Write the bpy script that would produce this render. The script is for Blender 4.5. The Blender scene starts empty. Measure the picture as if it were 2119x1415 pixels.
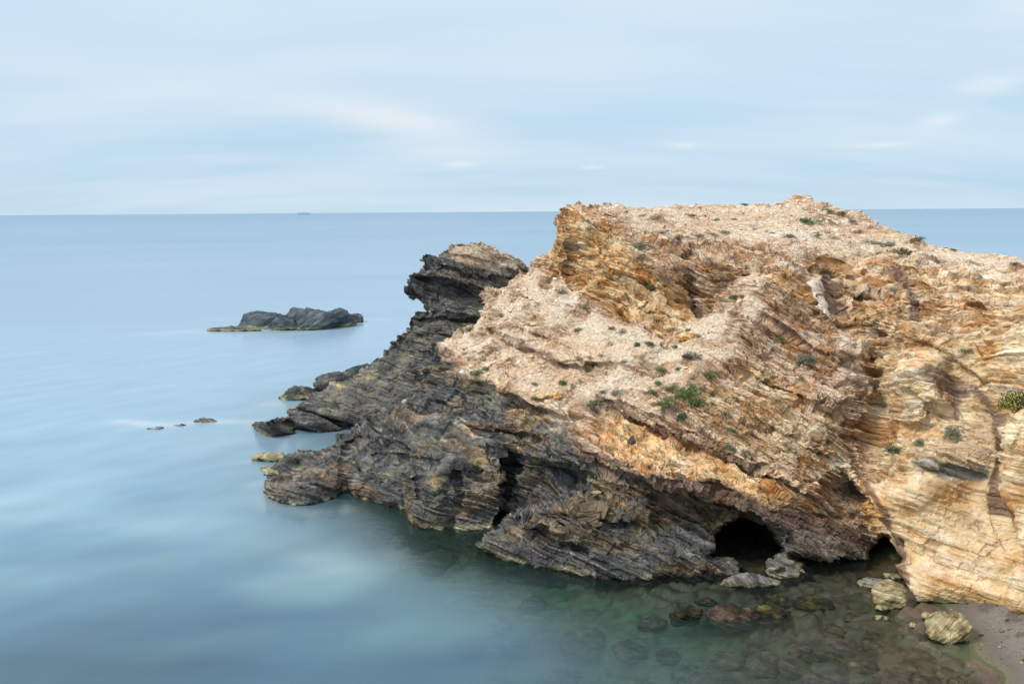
import bpy, math, random
import numpy as np
from mathutils import Vector, Matrix
from mathutils.bvhtree import BVHTree

# ------------------------------------------------------------------ camera
sc = bpy.context.scene
CAMH, PITCH, ROLL, FPX, PCX, PCY = 15.0, math.radians(7.45), math.radians(0.405), 2060.0, 1059.5, 707.5
F_ = np.array([0, math.cos(PITCH), -math.sin(PITCH)])
R0 = np.array([1.0, 0, 0]); U0 = np.cross(R0, F_)
R_ = R0*math.cos(ROLL) - U0*math.sin(ROLL)      # camera leans slightly: horizon climbs to the right
U_ = np.cross(R_, F_)
cam_d = bpy.data.cameras.new('camera'); cam = bpy.data.objects.new('camera', cam_d)
sc.collection.objects.link(cam)
cam_d.sensor_width = 36; cam_d.lens = 36*FPX/2119.0; cam_d.clip_start = 0.5; cam_d.clip_end = 200000
cam.matrix_world = Matrix(((R_[0], U_[0], -F_[0], 0), (R_[1], U_[1], -F_[1], 0), (R_[2], U_[2], -F_[2], CAMH), (0, 0, 0, 1)))
sc.camera = cam
sc.view_settings.view_transform = 'Standard'; sc.view_settings.look = 'None'
sc.view_settings.gamma = 1; sc.view_settings.exposure = 0.0
sc.render.engine = 'CYCLES'
sc.cycles.max_bounces = 8; sc.cycles.transparent_max_bounces = 8; sc.cycles.diffuse_bounces = 3
sc.cycles.use_denoising = True

# ------------------------------------------------------------------ sky and sun
SUN_EL, SUN_AZ = math.radians(46), math.radians(250)     # azimuth from +Y clockwise: behind the camera, to its left
sun_dir = Vector((math.sin(SUN_AZ)*math.cos(SUN_EL), math.cos(SUN_AZ)*math.cos(SUN_EL), math.sin(SUN_EL)))
ld = bpy.data.lights.new('sun', 'SUN'); ld.energy = 2.5; ld.angle = math.radians(12); ld.color = (1.0, 0.93, 0.84)
lo = bpy.data.objects.new('sun', ld); sc.collection.objects.link(lo)
lo.rotation_euler = (-sun_dir).to_track_quat('-Z', 'Y').to_euler(); lo.location = (-30, -30, 60)

class NT:
    "tiny helper to write node trees"
    def __init__(s, tree): s.t = tree; s.n = tree.nodes; s.l = tree.links
    def add(s, kind, props=None, **inp):
        n = s.n.new(kind)
        for k, v in (props or {}).items(): setattr(n, k, v)
        for k, v in inp.items(): s.set(n, k, v)
        return n
    def set(s, n, k, v):
        sock = n.inputs[int(k[1:])] if (k[0] == 'i' and k[1:].isdigit()) else n.inputs[k.replace('_', ' ')]
        if isinstance(v, bpy.types.NodeSocket): s.l.new(v, sock)
        elif isinstance(v, bpy.types.Node): s.l.new(v.outputs[0], sock)
        else: sock.default_value = v
    def math(s, op, a, b=None, c=None, clamp=False):
        n = s.n.new('ShaderNodeMath'); n.operation = op; n.use_clamp = clamp
        for i, v in enumerate((a, b, c)):
            if v is not None: s.set(n, 'i%d' % i, v)
        return n.outputs[0]
    def vmath(s, op, a, b=None):
        n = s.n.new('ShaderNodeVectorMath'); n.operation = op
        s.set(n, 'i0', a)
        if b is not None: s.set(n, 'i1', b)
        return n.outputs[0]
    def mix(s, f, a, b, mode='MIX'):
        n = s.n.new('ShaderNodeMix'); n.data_type = 'RGBA'; n.blend_type = mode
        s.set(n, 'i0', f); s.set(n, 'i6', a); s.set(n, 'i7', b)
        return n.outputs[2]
    def noise(s, vec, scale, detail=4, rough=0.5, lac=2.0, out='Fac'):
        n = s.n.new('ShaderNodeTexNoise')
        s.set(n, 'Vector', vec); s.set(n, 'Scale', scale); s.set(n, 'Detail', detail); s.set(n, 'Roughness', rough)
        return n.outputs[out]
    def ramp(s, f, stops, interp='LINEAR'):
        n = s.n.new('ShaderNodeValToRGB'); n.color_ramp.interpolation = interp
        e = n.color_ramp.elements
        while len(e) < len(stops): e.new(0.5)
        for i, (p, c) in enumerate(stops):
            e[i].position = p; e[i].color = (c, c, c, 1) if isinstance(c, (int, float)) else (*c, 1)
        s.set(n, 'Fac', f)
        return n.outputs['Color']

world = bpy.data.worlds.new('World'); sc.world = world; world.use_nodes = True
w = NT(world.node_tree); w.n.clear()
sky = w.add('ShaderNodeTexSky', {'sky_type': 'NISHITA', 'sun_disc': False, 'sun_elevation': SUN_EL, 'sun_rotation': SUN_AZ,
                                 'air_density': 1.0, 'dust_density': 1.2, 'ozone_density': 1.5})
skyc = w.mix(1.0, sky.outputs[0], (0.10, 0.10, 0.10, 1), 'MULTIPLY')
tc = w.add('ShaderNodeTexCoord')
sep = w.add('ShaderNodeSeparateXYZ', Vector=tc.outputs['Generated'])
zc = w.math('MAXIMUM', sep.outputs[2], 0.0)
den = w.math('ADD', zc, 0.22)
px_ = w.math('DIVIDE', sep.outputs[0], den); py_ = w.math('DIVIDE', sep.outputs[1], den)
cv = w.add('ShaderNodeCombineXYZ', X=px_, Y=py_, Z=0.0)
n1 = w.noise(w.vmath('MULTIPLY', cv.outputs[0], (0.5, 1.5, 1)), 1.15, 3, 0.45)
n2 = w.noise(w.vmath('MULTIPLY', cv.outputs[0], (1.0, 3.4, 1)), 1.8, 5, 0.55)
cl = w.math('ADD', w.math('MULTIPLY', n1, 0.8), w.math('MULTIPLY', n2, 0.2))
band = w.ramp(cl, [(0.34, 0.0), (0.66, 1.0)], 'EASE')
# veil of high cloud: pale blue, a long bright bank low on the left and a soft bright patch over the sea
az = w.math('ARCTAN2', sep.outputs[0], sep.outputs[1])
def blob(ca, ce, wa, we, tilt, amp):
    da = w.math('SUBTRACT', az, ca); de = w.math('ADD', w.math('SUBTRACT', sep.outputs[2], ce), w.math('MULTIPLY', da, tilt))
    de = w.math('ADD', de, w.math('MULTIPLY', w.math('SUBTRACT', n1, 0.5), 0.06))
    q = w.math('ADD', w.math('POWER', w.math('DIVIDE', w.math('ABSOLUTE', da), wa), 2.0), w.math('POWER', w.math('DIVIDE', w.math('ABSOLUTE', de), we), 2.0))
    return w.math('MULTIPLY', w.math('EXPONENT', w.math('MULTIPLY', q, -1.0)), amp)
vz = w.ramp(zc, [(0.0, (0.58, 0.76, 0.87)), (0.03, (0.51, 0.71, 0.87)), (0.09, (0.54, 0.73, 0.885)), (0.15, (0.60, 0.77, 0.91)), (0.25, (0.64, 0.79, 0.92)), (0.45, (0.82, 0.93, 1.04)), (0.85, (1.20, 1.30, 1.42))])  # upper sky, out of view, set brighter than the visible part for added fill
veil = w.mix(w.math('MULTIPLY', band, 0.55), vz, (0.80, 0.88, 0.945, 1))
veil = w.mix(blob(-0.33, 0.115, 0.36, 0.026, 0.05, 0.45), veil, (0.82, 0.885, 0.94, 1))
veil = w.mix(blob(-0.12, 0.083, 0.09, 0.016, 0.14, 0.85), veil, (0.88, 0.90, 0.93, 1))
veil = w.mix(blob(0.12, 0.19, 0.40, 0.05, 0.0, 0.35), veil, (0.80, 0.88, 0.94, 1))
veil = w.mix(blob(-0.50, 0.19, 0.14, 0.03, 0.0, 0.5), veil, (0.55, 0.74, 0.90, 1))
for ca, ce, wa, we in ((0.17, 0.064, 0.016, 0.0045), (0.40, 0.082, 0.018, 0.005), (0.35, 0.068, 0.028, 0.003), (0.44, 0.105, 0.03, 0.010), (0.47, 0.17, 0.035, 0.016), (0.36, 0.19, 0.016, 0.005), (-0.05, 0.052, 0.016, 0.003), (0.08, 0.046, 0.012, 0.003)):
    veil = w.mix(blob(ca, ce, wa, we, -0.05, 0.65), veil, (0.86, 0.91, 0.95, 1))
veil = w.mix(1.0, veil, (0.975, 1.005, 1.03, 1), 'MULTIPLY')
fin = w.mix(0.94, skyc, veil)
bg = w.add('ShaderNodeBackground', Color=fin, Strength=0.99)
wo = w.add('ShaderNodeOutputWorld', Surface=bg)

VOX = 0.058        # size of the rock's finest facets, metres
# ------------------------------------------------------------------ helpers
def link(o, parent=None):
    sc.collection.objects.link(o)
    if parent: o.parent = parent
    return o
def tag(o, label=None, cat=None, group=None, kind=None):
    for k, v in (('label', label), ('category', cat), ('group', group), ('kind', kind)):
        if v: o[k] = v
    return o
def mesh_from(name, V, Fc, mat=None, smooth=False, cols=None, attrs=None):
    "V (n,3), Fc (m,k) equal-sized faces"
    V = np.asarray(V, np.float32); Fc = np.asarray(Fc, np.int32)
    me = bpy.data.meshes.new(name)
    me.vertices.add(len(V)); me.vertices.foreach_set('co', V.ravel())
    k = Fc.shape[1]
    me.loops.add(Fc.size); me.loops.foreach_set('vertex_index', Fc.ravel())
    me.polygons.add(len(Fc)); me.polygons.foreach_set('loop_start', np.arange(0, Fc.size, k, dtype=np.int32))
    me.update(calc_edges=True)
    if not smooth: me.shade_flat()
    if cols is not None:
        a = me.color_attributes.new('Col', 'FLOAT_COLOR', 'POINT')
        c = np.ones((len(V), 4), np.float32); c[:, :3] = cols; a.data.foreach_set('color', c.ravel())
    for nm, (ty, arr) in (attrs or {}).items():
        a = me.attributes.new(nm, ty, 'POINT')
        a.data.foreach_set('vector' if ty == 'FLOAT_VECTOR' else 'value', np.asarray(arr, np.float32).ravel())
    if mat: me.materials.append(mat)
    return me

def ray(px, py):
    px = np.asarray(px, float); py = np.asarray(py, float)
    return F_ + np.multiply.outer((px-PCX)/FPX, R_) + np.multiply.outer((PCY-py)/FPX, U_)
def unproj(px, py, Y):
    d = ray(px, py); P = d*(np.asarray(Y)/d[..., 1])[..., None]; P[..., 2] += CAMH
    return P
def Yz(px, py, z):
    "distance at which the ray through a pixel meets height z"
    d = ray(px, py); return float((z-CAMH)/d[2]*d[1])
def onsea(px, py, z=0.0): return unproj(px, py, Yz(px, py, z))
def proj(P):
    D = P - np.array([0, 0, CAMH]); zf = D@F_
    return PCX+FPX*(D@R_)/zf, PCY-FPX*(D@U_)/zf

rng = np.random.RandomState(7)
_perm = np.concatenate([rng.permutation(256)]*2).astype(np.int32)
_g = rng.normal(size=(256, 3)).astype(np.float32); _g /= np.linalg.norm(_g, axis=1)[:, None]
def pn(x, y, z, seed=0):
    "gradient noise, about -0.9..0.9"
    x = np.asarray(x, np.float32)+seed*17.31; y = np.asarray(y, np.float32)-seed*5.77; z = np.asarray(z, np.float32)+seed*9.13
    x, y, z = np.broadcast_arrays(x, y, z)
    xi = np.floor(x).astype(np.int32); yi = np.floor(y).astype(np.int32); zi = np.floor(z).astype(np.int32)
    fx = x-xi; fy = y-yi; fz = z-zi
    u = fx*fx*fx*(fx*(fx*6-15)+10); v = fy*fy*fy*(fy*(fy*6-15)+10); ww = fz*fz*fz*(fz*(fz*6-15)+10)
    out = 0
    for i in (0, 1):
        a = _perm[(xi+i) & 255]; wx = u if i else 1-u
        for j in (0, 1):
            b = _perm[(a+yi+j) & 255]; wy = v if j else 1-v
            for k in (0, 1):
                g = _g[_perm[(b+zi+k) & 255]]
                out = out + wx*wy*(ww if k else 1-ww)*(g[..., 0]*(fx-i)+g[..., 1]*(fy-j)+g[..., 2]*(fz-k))
    return out*1.6
def fbm(x, y, z, oct=4, seed=0, gain=0.5):
    o = 0; a = 1
    for i in range(oct):
        o = o + a*pn(x*2**i, y*2**i, z*2**i, seed+i); a *= gain
    return o
def sst(a, b, x):
    t = np.clip((x-a)/(b-a), 0, 1); return t*t*(3-2*t)
def hash1(i, seed=0):
    i = np.asarray(i).astype(np.int64)
    h = (i*374761393 + seed*668265263) & 0xffffffff
    h = ((h ^ (h >> 13))*1274126177) & 0xffffffff
    return ((h ^ (h >> 16)) & 0xffff)/65535.0

def inpoly(x, y, P):
    P = np.asarray(P, float); r = np.zeros(x.shape, bool); n = len(P)
    for i in range(n):
        x1, y1 = P[i]; x2, y2 = P[(i+1) % n]
        if y1 == y2: continue
        c = ((y1 > y) != (y2 > y)) & (x < (x2-x1)*(y-y1)/(y2-y1)+x1)
        r ^= c
    return r
def segdist(x, y, P, closed=False):
    "distance, signed side (+ = below/right of travel), arc position 0..1"
    P = np.asarray(P, float); n = len(P)
    best = np.full(x.shape, 1e9, np.float32); side = np.zeros(x.shape, np.float32); arc = np.zeros(x.shape, np.float32)
    L = np.hypot(*np.diff(P, axis=0).T); cum = np.concatenate([[0], np.cumsum(L)]); tot = cum[-1]
    for i in range(n if closed else n-1):
        x1, y1 = P[i]; x2, y2 = P[(i+1) % n]
        dx, dy = x2-x1, y2-y1; l2 = dx*dx+dy*dy+1e-9
        t = np.clip(((x-x1)*dx+(y-y1)*dy)/l2, 0, 1)
        d = np.hypot(x-x1-t*dx, y-y1-t*dy)
        m = d < best
        best = np.where(m, d, best)
        side = np.where(m, np.sign(dx*(y-y1)-dy*(x-x1)), side)
        if not closed: arc = np.where(m, (cum[i]+t*L[i])/tot, arc)
    return best, side, arc
def sdpoly(x, y, P):
    "positive inside"
    d, _, _ = segdist(x, y, P, True)
    return np.where(inpoly(x, y, P), d, -d)
def tps(ctrl, x, y):
    C = np.array(ctrl, float); n = len(C); s = 1000.0
    X = C[:, :2]/s
    def U(r2): return 0.5*r2*np.log(r2+1e-12)
    r2 = ((X[:, None]-X[None])**2).sum(-1)
    A = np.zeros((n+3, n+3)); A[:n, :n] = U(r2)+np.eye(n)*1e-5; A[:n, n] = 1; A[:n, n+1:] = X; A[n, :n] = 1; A[n+1:, :n] = X.T
    b = np.zeros(n+3); b[:n] = C[:, 2]
    w_ = np.linalg.solve(A, b)
    xs = (x/s).ravel(); ys = (y/s).ravel(); out = w_[n]+w_[n+1]*xs+w_[n+2]*ys
    for i in range(n): out += w_[i]*U((xs-X[i, 0])**2+(ys-X[i, 1])**2)
    return out.reshape(x.shape)
# ------------------------------------------------------------------ landforms: a coarse body first, then voxel-remeshed, then bedded in 3-D
def bed_coords(P):
    "bedding coordinate s (metres across the beds), t and r along them; gently folded"
    x, y, z = P[:, 0], P[:, 1], P[:, 2]
    xk = [-40, 0, 4, 15, 19, 40]; fk = [-11.0, 0, 1.9, 8.4, 9.6, 14.0]
    fold = np.interp(x, xk, fk)
    wp = 0.62*pn(x/9, y/9, z/7, 3)+0.20*pn(x/3.1, y/3.1, z/3.1, 4)+0.03*pn(x/.8, y/.8, z/.8, 5)
    s = z*0.95+fold+0.20*(y-45)+wp
    t = x*0.9-z*0.35; r = y+0.1*x
    return s.astype(np.float32), t.astype(np.float32), r.astype(np.float32)

def bed_profile(s, t, r, th, seed, sharp=0.88):
    "sawtooth ledges: each bed stands out at its top edge and is undercut below; beds differ, and die out sideways"
    q = s/th+0.35*pn(t/(5*th), r/(5*th), s/(3*th), seed)
    i = np.floor(q); u = q-i
    am = hash1(i, seed)
    lat = 0.55+0.9*pn(t/(7*th), r/(5*th), i*3.7, seed+1)
    prof = np.where(u < sharp, (u/sharp)**1.3, 1-(u-sharp)/(1-sharp))
    return (am*0.75+0.25)*np.clip(lat, 0, 1.4)*prof, i, am

def relief(name, poly, ctrl, feats, step, T, rolls=(), voxel=0.08, drop=0.12, shrink=0.05):
    P = np.array(poly, float)
    x0, y0 = P.min(0); x1, y1 = P.max(0)
    gx, gy = np.meshgrid(np.arange(x0, x1+step, step), np.arange(y0, y1+step, step))
    ins = inpoly(gx, gy, P)
    ct = [(c[0], c[1], 1.0/(Yz(c[0], c[1], c[3]) if len(c) == 4 else c[2])) for c in ctrl]
    Y = 1.0/np.clip(tps(ct, gx, gy), 1/130.0, 1/28.0)
    for f in feats:
        if f[0] == 'push':
            sd = sdpoly(gx, gy, f[1]); Y += f[2]*sst(-f[3]/2, f[3]/2, sd)
        elif f[0] == 'gully':
            d, _, a = segdist(gx, gy, f[1]); Y += f[2]*np.exp(-(d/f[3])**2)
        elif f[0] == 'ledge':
            d, sd, a = segdist(gx, gy, f[1]); A, wa, B, wb = f[2:6]
            tap = np.clip(np.minimum(a, 1-a)/0.12, 0, 1); sgn = d*np.where(sd == 0, 1, sd)
            on = (a > 0.001) & (a < 0.999)
            up = -A*np.exp(-np.maximum(-sgn, 0)/wa); dn = B*np.exp(-np.maximum(sgn, 0)/wb)
            k = sst(-2.5, 2.5, sgn)
            Y += np.where(on, tap*((1-k)*up+k*dn), 0)
    for (line, wpx, R) in rolls:
        d, _, _ = segdist(gx, gy, line); q = np.clip(1-d/wpx, 0, 1); Y += R*(1-np.sqrt(1-q*q+1e-6))
    front = unproj(gx, gy, Y)
    cxm, cym = P[:, 0].mean(), P[:, 1].mean()
    bx = gx+(cxm-gx)*shrink; by = gy+(cym-gy)*shrink*0.6
    back = unproj(bx, by, Y+T); back[..., 2] -= drop*T
    H, W = gx.shape; idx = np.arange(H*W).reshape(H, W)
    q = ins[:-1, :-1] & ins[1:, :-1] & ins[:-1, 1:] & ins[1:, 1:]
    a, b, c, d = idx[:-1, :-1][q], idx[:-1, 1:][q], idx[1:, 1:][q], idx[1:, :-1][q]
    N = H*W
    ff = np.stack([d, c, b, a], 1); fb = np.stack([a, b, c, d], 1)+N
    e = np.concatenate([np.stack([ff[:, i], ff[:, (i+1) % 4]], 1) for i in range(4)])
    key = e[:, 0].astype(np.int64)*N+e[:, 1]; rkey = e[:, 1].astype(np.int64)*N+e[:, 0]
    be = e[~np.isin(key, rkey)]
    fw = np.stack([be[:, 1], be[:, 0], be[:, 0]+N, be[:, 1]+N], 1)
    Fc = np.concatenate([ff, fb, fw]); V = np.concatenate([front.reshape(-1, 3), back.reshape(-1, 3)])
    used = np.zeros(2*N, bool); used[Fc.ravel()] = True; rm = np.cumsum(used)-1
    me = mesh_from(name+'_base', V[used], rm[Fc])
    ob = link(bpy.data.objects.new(name, me))
    m = ob.modifiers.new('r', 'REMESH'); m.mode = 'VOXEL'; m.voxel_size = voxel; m.adaptivity = 0
    dg = bpy.context.evaluated_depsgraph_get(); me2 = bpy.data.meshes.new_from_object(ob.evaluated_get(dg))
    ob.modifiers.clear(); ob.data = me2; bpy.data.meshes.remove(me)
    return ob

def get_np(me):
    n = len(me.vertices); V = np.empty(n*3, np.float32); me.vertices.foreach_get('co', V); V = V.reshape(-1, 3)
    N = np.empty(n*3, np.float32); me.vertex_normals.foreach_get('vector', N); N = N.reshape(-1, 3)
    f = np.empty(len(me.loops), np.int32); me.loops.foreach_get('vertex_index', f)
    return V, N, f.reshape(-1, 4)
def smooth_v(V, Fq, it=2, fac=0.5):
    n = len(V)
    for _ in range(it):
        acc = np.zeros((n, 3)); cnt = np.zeros(n)
        for i in range(4):
            for j in ((i+1) % 4,):
                a, b = Fq[:, i], Fq[:, j]
                for k in range(3):
                    acc[:, k] += np.bincount(a, V[b, k], n)+np.bincount(b, V[a, k], n)
                cnt += np.bincount(a, minlength=n)+np.bincount(b, minlength=n)
        V = V+(acc/np.maximum(cnt, 1)[:, None]-V)*fac
    return V.astype(np.float32)
def normals(V, Fq):
    d1 = V[Fq[:, 2]]-V[Fq[:, 0]]; d2 = V[Fq[:, 3]]-V[Fq[:, 1]]; fn = np.cross(d1, d2); n = len(V); N = np.zeros((n, 3))
    for i in range(4):
        for k in range(3): N[:, k] += np.bincount(Fq[:, i], fn[:, k], n)
    return (N/np.maximum(np.linalg.norm(N, axis=1), 1e-9)[:, None]).astype(np.float32)

def mixc(a, b, t): return a+(b-a)*t[:, None]
def ramp_np(u, stops):
    u = np.clip(u, 0, 1); p = [q[0] for q in stops]
    return np.stack([np.interp(u, p, [q[1][k] for q in stops]) for k in range(3)], 1)

DARKP = [(0, (.022, .021, .021)), (.25, (.048, .047, .047)), (.5, (.092, .090, .085)), (.7, (.135, .125, .110)), (.85, (.20, .165, .12)), (1, (.32, .27, .21))]
BROWNP = [(0, (.13, .07, .04)), (.25, (.33, .19, .105)), (.5, (.52, .365, .24)), (.75, (.66, .50, .36)), (1, (.76, .64, .51))]
OCHREP = [(0, (.24, .09, .03)), (.2, (.50, .23, .07)), (.45, (.70, .42, .165)), (.7, (.76, .54, .28)), (1, (.80, .66, .45))]
CREAMP = [(0, (.40, .20, .07)), (.25, (.62, .38, .16)), (.5, (.68, .51, .29)), (.8, (.74, .61, .40)), (1, (.79, .70, .53))]
SCREEP = [(0, (.48, .27, .14)), (.3, (.65, .455, .29)), (.6, (.745, .567, .40)), (1, (.79, .67, .52))]

def finish_rock(ob, masks, mat, amp=1.0, keep=None):
    "bedding, joints and lumps pushed into the surface, then the rock's own colours stored on it"
    me = ob.data; V, _, Fq = get_np(me)
    V = smooth_v(V, Fq, 2); N = normals(V, Fq)
    px, py = proj(V.astype(float))
    x, y, z = V.T
    wob = 9*fbm(x/1.6, y/1.6, z/1.6, 3, 11)
    M = masks(px+wob*1.3, py+wob, V)
    scree, dark, smooth = M['scree'], M['dark'], M['smooth']
    s, t, r = bed_coords(V)
    brk = sst(-.05, .30, fbm(x/2.6, y/2.6, z/1.3, 4, 19)+.08-M.get('loose', 0*scree)*.38); scree = scree*(1-.75*brk); M['scree'] = scree
    hard = (1-0.74*scree)*(1-0.64*smooth)*amp
    flat = np.clip(N[:, 2], 0, 1)
    big = 0.40*pn(x/4.5, y/4.5, z/3.5, 21)+0.22*pn(x/1.9, y/1.9, z/1.5, 22)
    p1, i1, a1 = bed_profile(s, t, r, 1.45, 31)
    p2, i2, a2 = bed_profile(s, t, r, 0.52, 37)
    p3, i3, a3 = bed_profile(s, t, r, 0.23, 41, 0.75)
    ledge = 0.75*p1+0.46*p2+0.24*p3-0.50
    # joints that break the beds across
    jt = t/1.3+0.5*pn(x/2, y/2, z/2, 51)+hash1(i2, 5)*7; ju = jt-np.floor(jt)
    blk = hash1(np.floor(jt)*57+i2*131, 9)
    crack = np.exp(-(np.minimum(ju, 1-ju)/0.05)**2)
    def blocks(hs, ht, hr, seed):
        w1 = 0.35*pn(x/(ht*1.2), y/(ht*1.2), z/(ht*1.2), seed); w2 = 0.35*pn(x/(ht*1.2), y/(ht*1.2), z/(ht*1.2), seed+1)
        si = np.floor(s/hs+0.25*w1); o = hash1(si, seed)
        ti = np.floor((t/ht)*(0.7+0.6*hash1(si, seed+3))+o*7+w1+0.3*r/hr); ri = np.floor(r/hr+hash1(si, seed+4)*5+w2-0.4*t/ht)
        return hash1(si*9176+ti*131+ri*31, seed+2)-0.5
    ledge = ledge+(0.42*blocks(.75, 2.6, 1.8, 401)+0.26*blocks(.30, 1.2, .9, 411)+0.17*blocks(.14, .6, .5, 421))-0.05*crack*(1-scree)
    rg = 1-np.abs(fbm(x/1.1, y/1.1, z/0.7, 3, 61)); chip = 0.10*(rg-0.6)
    b = np.array([0.30, 0.20, 0.93]); b /= np.linalg.norm(b)
    nb = N@b
    D = N-np.outer(nb, b)*0.75*np.clip(1-flat*0.9, 0, 1)[:, None]
    D /= np.maximum(np.linalg.norm(D, axis=1), 0.35)[:, None]
    wet = sst(-1.0, 0.4, z)
    low = sst(1.6, 0.3, z)
    cin = 1-.5*M.get('smooth2', 0*x)
    disp = cin*(big*(1+.5*smooth)*(1-0.5*scree)*amp*(1-0.6*low) + hard*(ledge+0.15*low)*(1-0.45*low) + chip*(1-0.3*smooth)*amp)
    gravel = scree*(0.07*pn(x/.32, y/.32, z/.32, 71)+0.06*np.abs(pn(x/.2, y/.2, z/.2, 72))+0.07*pn(x/.9, y/.9, z/.9, 73))
    V2 = V+D*(disp)[:, None]+N*gravel[:, None]
    V2 = V2.astype(np.float32); N2 = normals(V2, Fq)
    # ---- colour of the rock itself
    n1 = fbm(x/1.5, y/1.5, z/1.5, 4, 81); n2 = fbm(x/.45, y/.45, z/.45, 3, 82); n3 = pn(x/5, y/5, z/5, 83)
    u = 0.5+0.30*(a2-0.5)+0.28*(a3-0.5)+0.30*n1+0.16*n2+0.2*(p2-0.4)
    cd = ramp_np(u*0.92+0.10*n3+.04, DARKP)*1.30
    hue = sst(-0.1, 0.5, fbm(x/2.6, y/2.6, z/1.2, 3, 84)); cd = mixc(cd, cd*np.array([1.6, 1.22, .86]), hue*(1-M.get('plain', 0*x)))
    oli = sst(0.1, 0.6, fbm(x/1.9, y/1.9, z/1.9, 3, 85)); cd = mixc(cd, cd*np.array([1.15, 1.2, .85])*1.25, oli*0.6)
    # quartz veins follow some beds
    vq = s/0.62+0.25*pn(x/1.2, y/1.2, z/1.2, 91); vi = np.floor(vq); vu = np.abs(vq-vi-0.5)
    vein = (hash1(vi, 6) > 0.50)*sst(0.045, 0.012, vu)*sst(-0.05, 0.25, pn(t/1.3, r/1.3, vi*2.3, 92))
    cd = mixc(cd, np.array([[.50, .44, .36]]), vein*0.85)
    cb = ramp_np(u+0.05, BROWNP); co = ramp_np(u+0.12, OCHREP); cc = ramp_np(u+0.12, CREAMP); cs = ramp_np(0.60+0.30*n1+0.22*n2+0.35*n3+0.12*(hash1(np.floor(x*5)+np.floor(y*5)*77+np.floor(z*5)*991)-.5), SCREEP)
    col = cb
    och2 = sst(.0, .45, fbm(x/2.0, y/2.0, z/1.6, 4, 88)); col = mixc(col, co, M['ochre']); col = mixc(col, cc, M['cream']*(1-.65*och2)); col = mixc(col, co, M['cream']*.5*och2)
    rust = sst(0.12, 0.55, fbm(x/1.3, y/1.3, z/1.9, 4, 86))*(1-scree); col = mixc(col, np.array([[.43, .19, .05]]), rust*0.6)
    stn = sst(.2, .5, fbm(x/.8, y/.8, z/.9, 4, 87)); col = mixc(col, np.array([[.20, .12, .07]]), stn*.28*(1-scree))
    # dark brown desert-varnished beds
    varn = (hash1(i2, 12) > 0.66)*sst(0.0, 0.3, pn(t/2.2, r/2.2, i2*1.7, 93))*sst(.15, .5, p2); col = mixc(col, np.array([[.11, .055, .035]]), varn*0.55*(1-0.7*M['cream']))
    col = mixc(col, cs, np.clip(scree, 0, 1))
    # dust and grit lie on the flat tops of ledges
    top = sst(0.62, 0.85, N2[:, 2])*(1-dark)*sst(-.3, .3, n1+.2); col = mixc(col, cs, top*0.55)
    cd = mixc(cd, np.array([[.26, .235, .20]]), sst(.70, .9, N2[:, 2])*sst(-.1, .4, n1)*.45)
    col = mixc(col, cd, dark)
    col = mixc(col, np.array([[.19, .115, .085]])*(.35+1.3*np.clip(u, 0, 1))[:, None], M['purple']*0.82)
    if 'plate' in M: col = mixc(col, np.array([[.66, .56, .46]]), M['plate'])
    if 'band' in M: col = mixc(col, ramp_np(0.5+0.5*np.sin(s*22), [(0, (.05, .06, .07)), (1, (.42, .42, .38))]), M['band'])
    if 'sand' in M: col = mixc(col, np.array([[.52, .38, .24]]), M['sand'])
    z2 = V2[:, 2]+0.10*n2+0.12*n1
    col = mixc(col, np.array([[.37, .34, .21]])*(1+.4*n2[:, None]), sst(.34, .20, z2)*sst(.0, .08, z2)*0.9*sst(-.2, .25, n1+0.1)*M['algae'])
    col = mixc(col, np.array([[.030, .024, .018]]), sst(.10, .02, z2)*M['algae'])
    me.vertices.foreach_set('co', V2.ravel())
    a = me.color_attributes.new('Col', 'FLOAT_COLOR', 'POINT'); c = np.ones((len(V), 4), np.float32); c[:, :3] = np.clip(col, 0.01, 0.82); a.data.foreach_set('color', c.ravel())
    a = me.attributes.new('bed', 'FLOAT_VECTOR', 'POINT'); a.data.foreach_set('vector', np.stack([s, t, r], 1).astype(np.float32).ravel())
    a = me.attributes.new('scree', 'FLOAT', 'POINT'); a.data.foreach_set('value', scree.astype(np.float32))
    a = me.attributes.new('rough', 'FLOAT', 'POINT'); a.data.foreach_set('value', (1-0.78*smooth)*(1-0.75*scree).astype(np.float32))
    me.materials.clear(); me.materials.append(mat); me.shade_flat(); me.update()
    return V2, N2, M

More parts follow.
